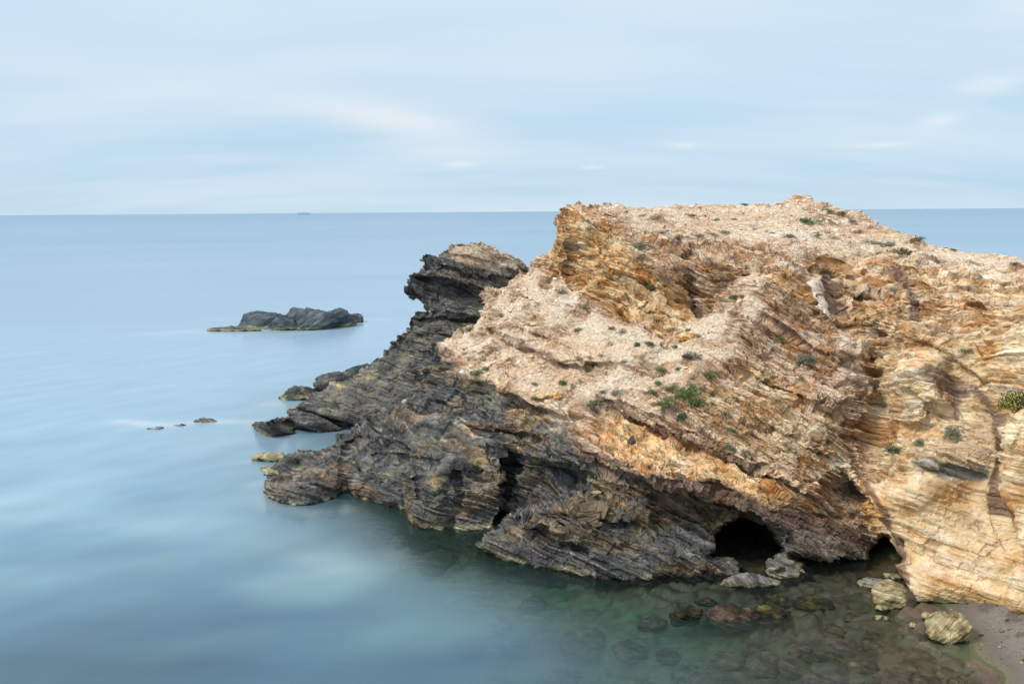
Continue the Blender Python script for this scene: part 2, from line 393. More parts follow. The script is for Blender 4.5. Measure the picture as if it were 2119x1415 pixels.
# ---- rock material: stored colour, fine bedding lines that also paint in crevice shade, grain from noise
def rock_material(name, bump=1.0, grain=1.0):
    m = bpy.data.materials.new(name); m.use_nodes = True; k = NT(m.node_tree); k.n.clear()
    col = k.add('ShaderNodeAttribute', {'attribute_name': 'Col'}); bed = k.add('ShaderNodeAttribute', {'attribute_name': 'bed'})
    rgh = k.add('ShaderNodeAttribute', {'attribute_name': 'rough'})
    geo = k.add('ShaderNodeNewGeometry')
    bv = k.vmath('MULTIPLY', bed.outputs['Vector'], (9.0, 0.9, 0.9))
    lines = k.noise(bv, 1.3, 5, 0.62)
    g1 = k.noise(geo.outputs['Position'], 5.0, 6, 0.68); g2 = k.noise(geo.outputs['Position'], 22.0, 3, 0.6)
    vo = k.add('ShaderNodeTexVoronoi', {'feature': 'F1'}, Vector=k.vmath('MULTIPLY', bed.outputs['Vector'], (9.0, 3.2, 3.2)), Scale=1.0)
    f = k.math('ADD', k.math('MULTIPLY', k.math('SUBTRACT', lines, 0.5), k.math('MULTIPLY', rgh.outputs['Fac'], 2.2)),
               k.math('ADD', k.math('MULTIPLY', k.math('SUBTRACT', g1, 0.5), 0.9), k.math('MULTIPLY', k.math('SUBTRACT', g2, 0.5), 0.5)))
    scr = k.add('ShaderNodeAttribute', {'attribute_name': 'scree'})
    wv = k.vmath('ADD', geo.outputs['Position'], k.vmath('MULTIPLY', k.noise(geo.outputs['Position'], 3.0, 2, out='Color'), (.5, .5, .5)))
    ce = k.add('ShaderNodeTexVoronoi', {'feature': 'F1'}, Vector=k.vmath('MULTIPLY', wv, (8.0, 8.0, 16.0)), Scale=1.0)
    cs = k.add('ShaderNodeSeparateColor', Color=ce.outputs['Color'])
    f = k.math('ADD', f, k.math('MULTIPLY', k.math('SUBTRACT', cs.outputs[0], 0.55), k.math('MULTIPLY', scr.outputs['Fac'], 0.32)))
    sv = k.vmath('ADD', bed.outputs['Vector'], k.vmath('MULTIPLY', k.noise(geo.outputs['Position'], 1.6, 3, out='Color'), (.22, .22, .22)))
    seam = k.noise(k.vmath('MULTIPLY', sv, (7.5, .55, .55)), 1.0, 3, 0.55)
    seam_d = k.ramp(seam, [(0.36, 1.0), (0.44, 0.0)])
    seam_l = k.ramp(seam, [(0.58, 0.0), (0.66, 1.0)])
    jn = k.add('ShaderNodeTexVoronoi', {'feature': 'DISTANCE_TO_EDGE'}, Vector=k.vmath('MULTIPLY', sv, (5.0, 1.5, 1.5)), Scale=1.0)
    jd = k.ramp(jn.outputs['Distance'], [(0.0, 1.0), (0.05, 0.0)])
    rr = rgh.outputs['Fac']
    f = k.math('SUBTRACT', f, k.math('MULTIPLY', k.math('ADD', k.math('MULTIPLY', seam_d, .42), k.math('MULTIPLY', jd, .30)), rr))
    f = k.math('ADD', f, k.math('MULTIPLY', k.math('MULTIPLY', seam_l, .28), rr))
    mul = k.math('MAXIMUM', k.math('ADD', 1.14, k.math('MULTIPLY', f, 1.0*grain)), 0.22)
    v = k.add('ShaderNodeCombineXYZ', X=mul, Y=mul, Z=mul)
    base = k.vmath('MULTIPLY', col.outputs['Color'], v.outputs[0])
    h = k.math('ADD', k.math('MULTIPLY', lines, k.math('MULTIPLY', rgh.outputs['Fac'], 0.9)), k.math('ADD', k.math('MULTIPLY', g1, 0.8), k.math('MULTIPLY', g2, 0.25)))
    h = k.math('ADD', h, k.math('MULTIPLY', vo.outputs['Distance'], k.math('MULTIPLY', rgh.outputs['Fac'], 0.35)))
    h = k.math('ADD', h, k.math('MULTIPLY', k.math('SUBTRACT', cs.outputs[1], ce.outputs['Distance']), k.math('MULTIPLY', scr.outputs['Fac'], 0.8)))
    h = k.math('SUBTRACT', h, k.math('MULTIPLY', k.math('ADD', seam_d, jd), k.math('MULTIPLY', rr, .5)))
    bp = k.add('ShaderNodeBump', Strength=0.9, Distance=0.12*bump, Height=h)
    p = k.add('ShaderNodeBsdfPrincipled', Base_Color=base, Roughness=0.88, Normal=bp)
    p.inputs['Specular IOR Level'].default_value = 0.25
    k.add('ShaderNodeOutputMaterial', Surface=p)
    return m
rock_mat = rock_material('bedded_rock')

def soft(px, py, poly, w): return sst(-w, w, sdpoly(px, py, poly))
# ------------------------------------------------------------------ the big headland
HEAD = [(1168,418),(1191,415),(1233,421),(1248,416),(1271,422),(1328,425),(1423,425),(1500,420),(1538,418),(1607,419),(1626,413),(1645,409),(1668,414),(1698,423),(1736,430),(1778,438),(1801,447),(1829,473),
 (1859,484),(1895,486),(1923,499),(1951,507),(2001,518),(2036,524),(2071,531),(2119,536),(2300,560),(2450,580),(2450,1420),(2250,1420),(2119,1345),(2000,1310),(1900,1300),(1800,1262),(1500,1265),(1217,1262),(1100,1235),(960,1215),(930,1165),(840,1160),(790,1100),(700,1095),(560,1095),(515,1050),(500,985),
 (541,970),(564,957),(610,938),(663,921),(698,900),(720,884),(736,868),(782,851),(820,840),(858,813),(856,792),(869,780),(867,760),(912,742),(902,723),(908,707),(965,680),(997,655),(988,639),(1001,624),(996,606),(1049,581),(1098,550),(1126,524),(1145,509),(1155,472),(1160,450),(1163,436)]
_c = []
def C(px, *rows):
    for q in rows: _c.append((px, *q))
z_ = lambda py, z: (py, 0, z)      # a point given by its height instead of its distance
C(2450, (580, 42), (800, 34), (1000, 31), (1200, 30.5), z_(1330, 0), z_(1420, -1.2))
C(2250, (555, 46), (700, 38.5), (860, 35), (1000, 33.6), (1150, 33.0), z_(1310, 0), z_(1400, -1.2))
C(2119, (536, 53), (600, 44), (700, 40), (790, 38.2), (860, 37.2), (1000, 36.0), (1150, 35.2), z_(1275, .3), z_(1345, -1.2))
C(2010, (522, 56), (560, 47.5), (640, 44), (740, 41.8), (850, 39.8), (930, 38.0), (1000, 37.7), (1130, 37.0), z_(1243, .2), z_(1300, -1.2))
C(1900, (490, 62), (530, 52), (600, 47), (700, 43.8), (800, 42.2), (880, 41.2), (940, 39.4), (1030, 38.2), (1130, 38.0), z_(1232, .1), z_(1295, -1.2))
C(1815, (465, 71), (530, 56), (620, 48.5), (720, 46), (850, 44), (950, 42.6), (1040, 39.8), (1130, 40.4), z_(1196, 0), z_(1262, -1.4))
C(1740, (430, 80), (480, 64), (540, 54), (620, 48.5), (720, 46), (840, 44.4), (960, 43), (1080, 41.2), z_(1192, 0), z_(1262, -1.4))
C(1645, (409, 84), (450, 68), (500, 56), (545, 51), (600, 49.3), (700, 47.4), (800, 45.8), (920, 43.6), (1020, 42), (1100, 40.8), z_(1190, 0), z_(1262, -1.6))
C(1540, (418, 80), (450, 68), (500, 58), (535, 53.5), (590, 50.8), (680, 49), (780, 46.8), (880, 44.6), (980, 42.6), (1060, 40.8), (1120, 40.3), z_(1192, 0), z_(1262, -1.8))
C(1440, (424, 77), (460, 66), (500, 59), (530, 56.5), (580, 55.2), (640, 54.6), (700, 50.5), (780, 47.4), (880, 44.8), (960, 43), (1010, 41.2), (1080, 40.9), z_(1196, 0), z_(1262, -1.8))
C(1340, (425, 72), (460, 63), (490, 58), (540, 56), (600, 54.8), (640, 53.6), (720, 50.2), (820, 47), (900, 44.9), (980, 41.8), (1080, 40.3), (1150, 39.6), z_(1200, 0), z_(1262, -1.8))
C(1240, (421, 66), (450, 61), (500, 58.6), (560, 57), (620, 55.8), (700, 52.6), (800, 49.0), (880, 46.8), (950, 43.8), (1010, 42.6), (1090, 40.4), (1150, 39.7), z_(1200, 0), z_(1262, -1.8))
C(1170, (425, 63), (470, 60.8), (540, 59.4), (620, 57.2), (720, 53.4), (820, 49.8), (880, 48.0), (930, 45.6), (980, 45.8), (1050, 42.2), (1110, 40.7), z_(1184, 0), z_(1245, -1.6))
C(1090, (560, 62.5), (620, 59.2), (700, 55.8), (780, 52.6), (840, 50.4), (900, 48.6), (950, 46.8), (1000, 46.4), (1035, 45.4), (1068, 42.3), (1110, 41.4), z_(1170, 0), z_(1230, -1.4))
C(1010, (612, 63.5), (680, 58.5), (760, 55), (820, 52.8), (880, 51), (950, 49.2), (1010, 46.5), (1060, 45.6), (1085, 44.6), (1105, 42.9), z_(1150, 0), z_(1205, -1.2))
C(930, (700, 61.5), (740, 58.4), (800, 55.8), (870, 53.2), (930, 49.2), (990, 46.5), (1050, 45.7), z_(1098, 0), z_(1165, -1.4))
C(860, (770, 60.5), (830, 57.2), (890, 53), (940, 49.6), (1000, 47.1), (1050, 46.2), z_(1094, 0), z_(1160, -1.4))
C(780, (856, 59), (900, 55), (950, 51.6), (1000, 49.7), z_(1050, 0), z_(1110, -1.4))
C(700, (905, 57.5), (955, 53.2), (1000, 51.1), z_(1034, 0), z_(1095, -1.4))
C(620, (940, 57.6), (972, 56.4), (988, 51.2), (1016, 50.0), z_(1046, 0), z_(1095, -1.2))
C(560, z_(960, .7), z_(976, 0.1), z_(990, .1), z_(1004, .7), z_(1024, 0.1), z_(1075, -1.2)); C(515, z_(985, -.9), z_(1040, -1.4))

LEDGES = [
 ([(1049,668),(1108,690),(1160,712),(1186,724),(1211,746)], .45, 22, .35, 14),
 ([(1012,687),(1068,715),(1099,724),(1127,743),(1161,752),(1211,749),(1279,752)], .6, 20, .7, 18),
 ([(956,777),(1012,787),(1061,811),(1089,833),(1130,846),(1161,858),(1190,880)], .6, 26, .7, 26),
 ([(1239,827),(1285,830),(1330,850),(1380,868)], .4, 18, .4, 14),
 ([(1254,836),(1301,858),(1348,880),(1365,892)], .5, 14, .5, 16),
 ([(1372,892),(1441,914),(1497,945),(1560,968),(1640,1002),(1700,1042)], .5, 18, .6, 22),
 ([(1205,930),(1285,973),(1348,995),(1441,1010),(1500,1030),(1560,1060),(1600,1088),(1625,1122)], 1.0, 30, 1.5, 34),
 ([(930,860),(977,886),(1068,892),(1130,905)], .5, 22, .5, 20),
 ([(1027,936),(1108,945),(1161,961),(1217,976)], .8, 22, 1.0, 40),
 ([(700,905),(760,900),(830,915),(860,935)], .5, 18, .5, 22),
 ([(720,935),(780,930),(850,945),(930,950)], .3, 14, .4, 18),
 ([(900,985),(960,960),(1035,985)], .4, 18, .4, 18),
 ([(1040,1066),(1090,1068),(1150,1100),(1210,1140)], .6, 24, .4, 20),
 ([(1215,1045),(1270,1065),(1330,1080)], .35, 16, .3, 18),
 ([(630,990),(680,1005),(715,1018)], .35, 14, .3, 12),
 ([(1300,470),(1380,485),(1460,500),(1540,495)], .4, 18, .3, 20),
 ([(1640,560),(1700,545),(1760,560),(1850,545),(1930,560)], .3, 20, .4, 22),
 ([(1740,600),(1800,590),(1850,610),(1900,640)], .3, 22, .25, 22),
 ([(1725,620),(1780,660),(1830,690)], .3, 16, .3, 20),
 ([(1560,640),(1620,670),(1690,720),(1760,745)], .4, 22, .35, 20),
 ([(1530,760),(1600,790),(1680,830),(1760,860)], .3, 20, .3, 20),
 ([(1560,860),(1640,900),(1740,960)], .3, 20, .3, 20),
 ([(1880,690),(1950,720),(2010,770),(2060,800)], .4, 24, .5, 24),
 ([(1850,790),(1910,830),(1980,845)], .4, 20, .45, 26),
 ([(1830,865),(1880,880),(1930,860)], .4, 24, .4, 20),
 ([(1900,970),(1960,960),(2040,985)], .2, 16, .45, 22),
 ([(1175,520),(1240,540),(1300,570),(1370,600)], .3, 20, .5, 24),
 ([(1300,620),(1380,650),(1430,665)], .3, 18, .35, 14),
]
STEPS = [  # steep risers: the side to the right of travel stands back
 ([(852,925),(846,960),(841,1010),(841,1075),(846,1150)], .3, 30, 2.4, 46),
 ([(1190,1100),(1150,1088),(1090,1062),(1045,1064),(1023,1090),(998,1114),(972,1146)], .6, 24, 3.0, 28),
 ([(1012,1110),(1040,1050),(1053,975),(1042,915)], .4, 20, 2.2, 28),
 ([(1740,960),(1775,1005),(1810,1052),(1845,1110),(1866,1190),(1886,1216),(1900,1290)], .6, 40, 3.2, 60),
 ([(1790,715),(1826,770),(1828,850),(1815,930),(1785,990)], .5, 44, .45, 26),
 ([(2058,840),(2078,960),(2060,1010),(2070,1080),(2096,1130),(2128,1170),(2150,1290)], .5, 40, .2, 18),
 ([(560,992),(610,984),(660,992),(700,1004),(722,1022)][::-1], .3, 16, .8, 16),
 ([(940,960),(932,1020),(930,1080)], .1, 14, .5, 14),
 ([(1215,1000),(1210,1040),(1222,1090)], .4, 20, .5, 20),
 ([(1340,1010),(1350,1060),(1345,1100)][::-1], .2, 20, .5, 24),
]
feats = [('ledge', *l) for l in LEDGES] + [('ledge', *l) for l in STEPS] + [
 ('push', [(1468,1152),(1478,1128),(1474,1108),(1484,1096),(1494,1084),(1514,1078),(1530,1066),(1558,1068),(1570,1078),(1590,1084),(1600,1108),(1618,1134),(1606,1152),(1588,1158),(1586,1184),(1532,1184),(1528,1160),(1500,1158)], 5.5, 5),
 ('push', [(1790,1150),(1816,1118),(1834,1108),(1852,1135),(1870,1195),(1830,1204),(1790,1196)], 2.4, 10),
 ('push', [(1215,1000),(1300,1012),(1440,1035),(1500,1060),(1480,1140),(1400,1135),(1300,1100),(1215,1062)], 1.0, 26),
 ('push', [(1640,1150),(1760,1160),(1858,1120),(1862,1194),(1700,1196)], 1.8, 16),
 ('push', [(1060,958),(1200,985),(1225,1010),(1180,1045),(1060,1050),(1052,1000)], 0.7, 18),
 ('gully', [(1042,925),(1052,985),(1046,1030)], 1.2, 10),
 ('gully', [(940,975),(948,1020),(935,1085)], 0.7, 8),
 ('gully', [(862,965),(852,1050)], .5, 11),
 ('gully', [(722,900),(712,960),(716,1030)], 1.2, 10),
 
 ('gully', [(1500,500),(1462,560),(1440,640)], .5, 24),
 ('push', [(1330,500),(1430,520),(1440,600),(1420,650),(1330,600)], .6, 44),
 ('push', [(1172,500),(1215,510),(1240,570),(1190,600),(1165,560)], 1.0, 20),
 ('gully', [(1462,620),(1420,690),(1330,770)], 0.6, 18),
 ('push', [(1070,722),(1125,768),(1160,756),(1120,742)], 0.3, 10),
 ('gully', [(1692,530),(1712,600),(1765,690),(1815,735),(1828,850),(1800,950),(1775,1000)], .6, 20),
 ('gully', [(1720,560),(1730,610)], 1.0, 12),
 ('push', [(1750,690),(1800,735),(1815,760),(1770,770),(1700,740)], -0.8, 34),
 ('push', [(1670,590),(1700,560),(1715,600),(1735,640),(1735,668),(1700,650)], -0.7, 12),
 ('push', [(1860,750),(1950,740),(1960,830),(1900,870),(1850,830)], -1.0, 60),
 ('push', [(1470,780),(1560,740),(1700,820),(1760,900),(1700,980),(1560,920),(1440,880)], -0.5, 80),
 ('gully', [(2040,790),(2062,860),(2075,960),(2058,1010),(2066,1080),(2090,1130)], 0.15, 10),
 ('push', [(2078,850),(2092,950),(2075,1010),(2078,1080),(2100,1130),(2135,1170),(2300,1170),(2300,840)], -.5, 30),
 ('push', [(1780,560),(1860,540),(1880,600),(1900,700),(1840,700)], -0.5, 50),
 ('push', [(1882,560),(1915,600),(1920,660),(1890,640)], 0.3, 24),
 ('push', [(2100,1180),(2140,1180),(2140,1275),(2095,1262)], -0.7, 12),
]
SIL = [(1098,550),(1049,581),(996,606),(988,639),(997,655),(965,680),(908,707),(867,760),(856,792),(820,840),(782,851),(736,868),(698,900),(610,938),(541,970)]
SIL2 = [(1098,550),(1126,524),(1145,509),(1155,472),(1163,436),(1168,418),(1233,421),(1271,422)]
head = relief('headland', HEAD, _c, feats, 3.0, 14.0, rolls=[(SIL, 16, 1.0), (SIL2, 14, 1.2)], voxel=VOX, drop=0.10)

def head_masks(px, py, V):
    L = [(500,700),(880,700),(905,716),(945,770),(1000,792),(1060,820),(1100,846),(1150,866),(1195,905),(1230,945),(1300,975),(1400,998),(1500,1030),(1570,1060),(1620,1095),(1650,1120),(1720,1150),(1790,1180),(1850,1200),(1850,1500),(400,1500)]
    dark = np.clip(soft(px+14*pn(V[:, 0]/.9, V[:, 1]/.9, V[:, 2]/.5, 171), py+16*pn(V[:, 0]/.7, V[:, 1]/.7, V[:, 2]/.4, 172), L, 20), 0, 1)
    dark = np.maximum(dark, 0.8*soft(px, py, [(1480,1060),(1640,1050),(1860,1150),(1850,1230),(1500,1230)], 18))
    scree = soft(px, py, [(960,680),(1000,640),(1050,580),(1110,545),(1170,580),(1250,650),(1400,690),(1470,640),(1560,560),(1600,600),(1520,700),(1440,780),(1420,880),(1330,860),(1240,840),(1180,880),(1090,830),(1000,780),(940,770),(905,715)], 16)
    plate_top = soft(px, py, [(1240,438),(1330,470),(1450,500),(1560,490),(1640,520),(1760,525),(1860,520),(1950,545),(2119,570),(2500,600),(2500,350),(1240,350)], 10)
    plate_top = plate_top*(1-.9*soft(px, py, [(1648,414),(1700,426),(1780,440),(1850,478),(1815,482),(1730,462),(1670,440)], 6))*(1-.6*soft(px, py, [(1160,410),(1270,420),(1300,445),(1240,450),(1160,440)], 8))
    scree = np.maximum(scree, plate_top)
    talus = soft(px, py, [(1890,940),(1960,885),(2040,840),(2060,900),(2050,960),(1960,950),(1900,965)], 10)
    ochre = np.maximum(soft(px, py, [(1165,430),(1260,450),(1340,560),(1440,600),(1430,700),(1300,650),(1180,600),(1120,540)], 20)*0.8,
                       soft(px, py, [(1220,870),(1300,860),(1480,930),(1640,1000),(1700,1060),(1560,1040),(1400,990),(1260,950)], 24)*.72)
    ochre = np.maximum(ochre, soft(px, py, [(1560,560),(1760,520),(2119,560),(2500,600),(2500,800),(2000,800),(1800,720)], 30)*0.45)
    ochre = np.maximum(ochre, soft(px, py, [(2050,800),(2085,860),(2080,1000),(2100,1160),(2119,1290),(2000,1260),(2060,1150),(2050,1000)], 10)*0.9)
    ochre = np.maximum(ochre, soft(px, py, [(1780,990),(1830,1010),(1850,1100),(1890,1230),(1850,1230),(1830,1120),(1770,1030)], 8))
    cream = soft(px, py, [(1810,720),(1900,740),(2000,700),(2140,690),(2500,700),(2500,1500),(1880,1300),(1860,1150),(1790,1010),(1810,880)], 16)*0.9
    cream = np.maximum(cream, 0.6*soft(px, py, [(1440,830),(1560,760),(1700,840),(1790,950),(1760,1000),(1600,950),(1450,900)], 20))
    purple = np.zeros(len(px))
    for ln, wd in (([(1210,935),(1285,970),(1350,990),(1440,1003),(1500,1020),(1560,1045)], 9), ([(977,880),(1060,888),(1130,902)], 8), ([(1012,683),(1099,720),(1161,750)], 5), ([(1239,824),(1301,852),(1365,888)], 7),
                   ([(1372,888),(1441,910),(1497,940),(1560,965)], 6), ([(1590,1060),(1700,1080),(1800,1130)], 22), ([(1925,770),(1990,800)], 16), ([(2010,795),(2050,850),(2062,890)], 9), ([(2068,900),(2072,960),(2060,1000),(2066,1060)], 7), ([(1845,545),(1880,590),(1895,640),(1890,670)], 12), ([(1425,560),(1440,640)], 12), ([(1790,1000),(1830,1060),(1855,1130),(1875,1200)], 6), ([(1715,560),(1722,600),(1738,640)], 8), ([(1960,850),(2000,790)], 4)):
        d, _, _ = segdist(px, py, ln); purple = np.maximum(purple, sst(wd*1.5, wd*0.5, d))
    smooth = np.maximum(soft(px, py, [(1672,590),(1700,560),(1710,600),(1732,640),(1735,665),(1700,650)], 4)+.5*soft(px, py, [(1820,760),(1900,700),(2119,650),(2500,700),(2500,1000),(1850,1000),(1800,900)], 40), soft(px, py, [(1790,1000),(1850,980),(2060,960),(2500,850),(2500,1500),(1880,1300),(1850,1150)], 20)*0.95); smooth = np.maximum(smooth, 0.40*soft(px, py, [(500,930),(740,870),(870,780),(1000,860),(1040,1000),(900,1120),(500,1120)], 20))
    cavein = soft(px, py, [(1465,1150),(1462,1105),(1480,1064),(1515,1040),(1562,1046),(1598,1072),(1628,1132),(1616,1200),(1515,1200)], 6)
    ochre = np.maximum(ochre, soft(px, py, [(1850,1130),(1880,1120),(1960,1170),(2119,1130),(2119,1300),(1880,1240)], 20)*.6)
    return dict(loose=plate_top*.8+.5*soft(px, py, [(980,640),(1150,560),(1280,680),(1260,820),(1100,820),(950,760)], 30), smooth2=cavein, scree=np.clip(scree, 0, 1), dark=dark, smooth=smooth, ochre=ochre, cream=cream, purple=purple*(1-0.0*dark), algae=1.0,
                plate=soft(px, py, [(1672,590),(1700,560),(1710,600),(1732,640),(1735,665),(1700,650)], 4)*0.9,
                band=soft(px, py, [(1908,958),(1960,950),(2045,968),(2050,985),(1960,985),(1908,978)], 5)*0.8, sand=talus*0.8)
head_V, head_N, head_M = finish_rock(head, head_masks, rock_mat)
tag(head, 'layered ochre and dark grey rocky headland with a cave at the waterline', None, None, 'structure')

# ------------------------------------------------------------------ the dark point behind it
POINT = [(1150,600),(1120,565),(1094,549),(1060,529),(1030,516),(1015,504),(990,498),(960,502),(938,503),(932,511),(914,516),(912,523),(878,525),(871,535),(886,543),(885,560),(860,561),(842,569),(852,581),(868,595),(880,607),(886,622),(884,637),(870,645),(844,651),(851,665),(853,684),(822,689),(808,721),(795,723),(793,741),(770,755),(745,768),(720,786),(695,794),(671,806),(629,825),(608,841),(591,846),(596,853),(587,863),(549,862),(527,867),(505,885),(508,925),(560,945),(760,950),(900,960),(1050,760)]
_c = []
C(1120, (560, 84), (600, 80)); C(1060, (529, 82), (570, 78), (640, 74)); C(990, (498, 80), (530, 77.5), (570, 76), (620, 74.5), (700, 71.5))
C(930, (508, 78.5), (540, 76.5), (570, 75.6), (610, 75.6), (650, 73.4), (700, 71.4), (760, 69.5), (850, 66)); C(880, (527, 78), (560, 76.5), (620, 76.2), (650, 73.8), (690, 72.4), (750, 70.5), (820, 68.5), (890, 65))
C(848, (570, 76.8), (655, 74), (700, 72.8), (760, 71.0), (830, 68.6), (890, 66)); C(790, (742, 73), (790, 71), (840, 69), z_(890, 0), z_(930, -1.2))
C(710, (792, 72.5), (820, 70.5), (862, 67.9), z_(891, 0), z_(935, -1.2)); C(640, (825, 70.5), (850, 68), (875, 67), z_(896, 0), z_(935, -1.2))
C(590, (848, 67.6), (870, 66.8), z_(902, 0), z_(935, -1.2)); C(535, (868, 66), (880, 66), z_(895, 0), z_(930, -1.2)); C(508, z_(885, -1), z_(920, -1.5))
pf = [('ledge', [(872,530),(960,560),(1040,572),(1090,580)], .6, 14, .5, 14), ('ledge', [(843,570),(900,572),(980,588),(1040,600)], .7, 10, .9, 20),
      ('ledge', [(905,520),(960,528),(1030,545)], .4, 10, .4, 10), ('ledge', [(845,652),(900,650),(1000,658)], .8, 10, .7, 14), ('ledge', [(850,688),(930,692),(980,700)], .3, 8, .3, 10),
      ('gully', [(608,846),(661,862),(725,884)], 2.0, 5), ('gully', [(584,868),(611,886),(650,896)], 1.8, 5), ('gully', [(800,722),(850,740),(880,790)], .8, 9),
      ('push', [(880,590),(960,600),(1000,640),(884,645)], .7, 14)]
PS = [(1094,549),(1060,529),(1015,504),(960,502),(912,523),(871,535),(885,560),(842,569),(886,622),(844,651),(853,684),(793,741),(720,786),(629,825),(591,846),(527,867)]
point = relief('rocky_point', POINT, _c, pf, 2.5, 9.0, rolls=[(PS, 12, 1.0)], voxel=VOX*1.25, drop=0.12)
def point_masks(px, py, V):
    n = len(px); o = np.zeros(n)
    pale = soft(px, py, [(925,512),(1000,495),(1060,522),(1090,550),(1040,560),(985,548),(940,535)], 8)
    return dict(scree=0.7*pale, dark=1-0.75*pale, smooth=0.5*soft(px, py, [(500,840),(800,700),(870,720),(900,960),(500,960)], 20), ochre=o, cream=o, plain=np.ones(n)*.85, purple=0.6*soft(px, py, [(860,566),(920,566),(980,584),(920,578)], 4), algae=1.0)
finish_rock(point, point_masks, rock_mat, 0.72)
tag(point, 'dark slaty point with overhanging bedded crag behind the ochre headland', None, None, 'structure')
# ------------------------------------------------------------------ seabed, beach and sea
def S(px, py): p = onsea(px, py); return (p[0], p[1])
_bed = [(*S(*a), d) for a, d in [((1300,1225),.7),((1300,1310),1.5),((1300,1415),1.9),((1600,1215),.5),((1600,1300),.8),((1600,1400),1.1),((1750,1230),.35),((1800,1300),.4),((1800,1400),.6),
 ((1880,1262),.12),((1940,1345),.15),((1948,1240),.0),((1985,1262),-.06),((2119,1295),-.75),((2060,1262),-.45),((2012,1310),-.02),((2030,1370),.03),((2080,1415),.0),((2119,1400),-.12),((2090,1330),-.3),
 ((2000,1415),.35),((1000,1210),1.8),((1000,1300),3),((1000,1415),3.2),((700,1110),2.6),((600,1200),4.5),((400,1100),5),((300,1300),6),((0,1200),8),((0,1415),8),((0,900),10),((400,900),5),((700,920),2.5),((900,1140),1.2),((640,1080),2.6),
 ((1040,1120),1.0),((300,700),12),((580,700),8),((700,830),3),((2300,1330),-1.6),((2300,1500),-1.5),((1900,1500),.6),((1500,1500),1.4),((1850,1185),.45),((1800,1165),.55),((1890,1200),.35),((1740,1150),.6),((1850,1110),.6),((1900,1225),.12)]] + [(30, 60, -3), (0, 60, 1), (0, 80, 4), (-20, 200, 14), (60, 200, 14), (-80, 100, 14), (-60, 20, 10)]
def seabed_z(x, y):
    shp = np.shape(x); x = np.asarray(x, float); y = np.asarray(y, float)
    C_ = np.array([(a*10, b*10, c) for a, b, c in _bed])
    d = tps(C_, x*10, y*10)
    far = sst(70, 130, np.hypot(x, y-45)); d = d*(1-far)+14*far
    d = np.clip(d, -2.2, 14)
    return -(d+0.05*fbm(x/1.5, y/1.5, 0*x, 3, 120)*np.clip(d*3, 0, 1)+0.25*pn(x/5, y/5, 0*x, 124)*sst(.8, 3, d)).reshape(shp)
def axis(lo, hi, a, b, st, grow=1.25):
    v = list(np.arange(a, b+st, st)); s_ = st
    while v[-1] < hi: s_ *= grow; v.append(v[-1]+s_)
    s_ = st; f = [a]
    while f[-1] > lo: s_ *= grow; f.append(f[-1]-s_)
    return np.array(f[:0:-1]+v)
def worley(x, y, seed=0):
    "nearest jittered cell: distance, edge gap, cell hash"
    xi = np.floor(x); yi = np.floor(y); d1 = np.full(np.shape(x), 9.); d2 = d1.copy(); h = np.zeros(np.shape(x))
    for i in (-1, 0, 1):
        for j in (-1, 0, 1):
            k_ = (xi+i)*7919+(yi+j)*104729; cx = xi+i+hash1(k_, seed); cy = yi+j+hash1(k_, seed+1)
            d = np.hypot(x-cx, y-cy); m_ = d < d1
            d2 = np.where(m_, d1, np.minimum(d2, d)); h = np.where(m_, hash1(k_, seed+2), h); d1 = np.where(m_, d, d1)
    return d1, d2-d1, h
def grid(xs, ys):
    gx, gy = np.meshgrid(xs, ys); H, W = gx.shape; idx = np.arange(H*W).reshape(H, W)
    return gx, gy, np.stack([idx[:-1, :-1], idx[:-1, 1:], idx[1:, 1:], idx[1:, :-1]], -1).reshape(-1, 4)

xs = axis(-400, 400, -9, 28, .13, 1.04); ys = axis(-60, 900, 27, 47, .13, 1.04)
gx, gy, Fq = grid(xs, ys); gz = seabed_z(gx, gy)
_W = [(217,1062,190,26,.6), (108,1025,150,22,.4), (425,1327,90,30,.6), (640,1209,230,34,.8), (740,1161,110,36,.9), (800,1330,120,34,1), (900,1290,170,30,.9), (1150,1385,160,34,.8), (330,1085,200,22,.6), (560,1120,150,22,.5), (330,1160,60,14,.5),
      (264,1025,0,0,0), (300,1022,95,24,-.9), (190,1143,200,34,-.8), (585,1275,190,34,-.8), (950,1365,140,40,-1.0), (470,1250,150,30,-.6), (150,1300,260,60,-.7), (430,1400,250,40,-.6), (30,985,90,22,-.6), (620,1060,140,16,-.5)]
_W = [(*S(a, b), c/FPX*Yz(a, b, 0), d*(Yz(a, b, 0))**2/15.0/FPX, e) for a, b, c, d, e in _W if c]
def weed(x, y):
    "dark seagrass meadows against pale sand, drawn out by the swell"
    u = x*0.34-y*0.94; v = x*0.94+y*0.34; wx = x+.8*pn(x/3, y/3, 0*x, 138); wy = y+1.2*pn(x/4, y/4, 0*x, 139)
    f = .45+.27*fbm(v/9, u/5, 0*x, 3, 130)
    for a, b, c, d, e in _W: f = f+.42*e*np.exp(-((wx-a)/c)**2-((wy-b)/d-.25*(wx-a)/c)**2)
    return np.clip(f, 0, 1)
pale = weed(gx, gy); dep = -gz
rub = sst(-.1, .35, fbm(gx/.7, gy/.7, 0*gx, 4, 131))*sst(2.6, .5, dep)*sst(-.02, .12, dep)
sandc = np.array([.30, .36, .27]); dk = np.array([.045, .07, .055])
colr = sandc*pale[..., None]+dk*(1-pale[..., None])
wx = gx+.5*pn(gx/1.2, gy/1.2, 0*gx, 136); wy = gy+.5*pn(gx/1.2, gy/1.2, 0*gx, 137)
c1, e1, h1 = worley(wx/1.15, wy/.95, 11); c2, e2, h2 = worley(wx/.5, wy/.42, 21)
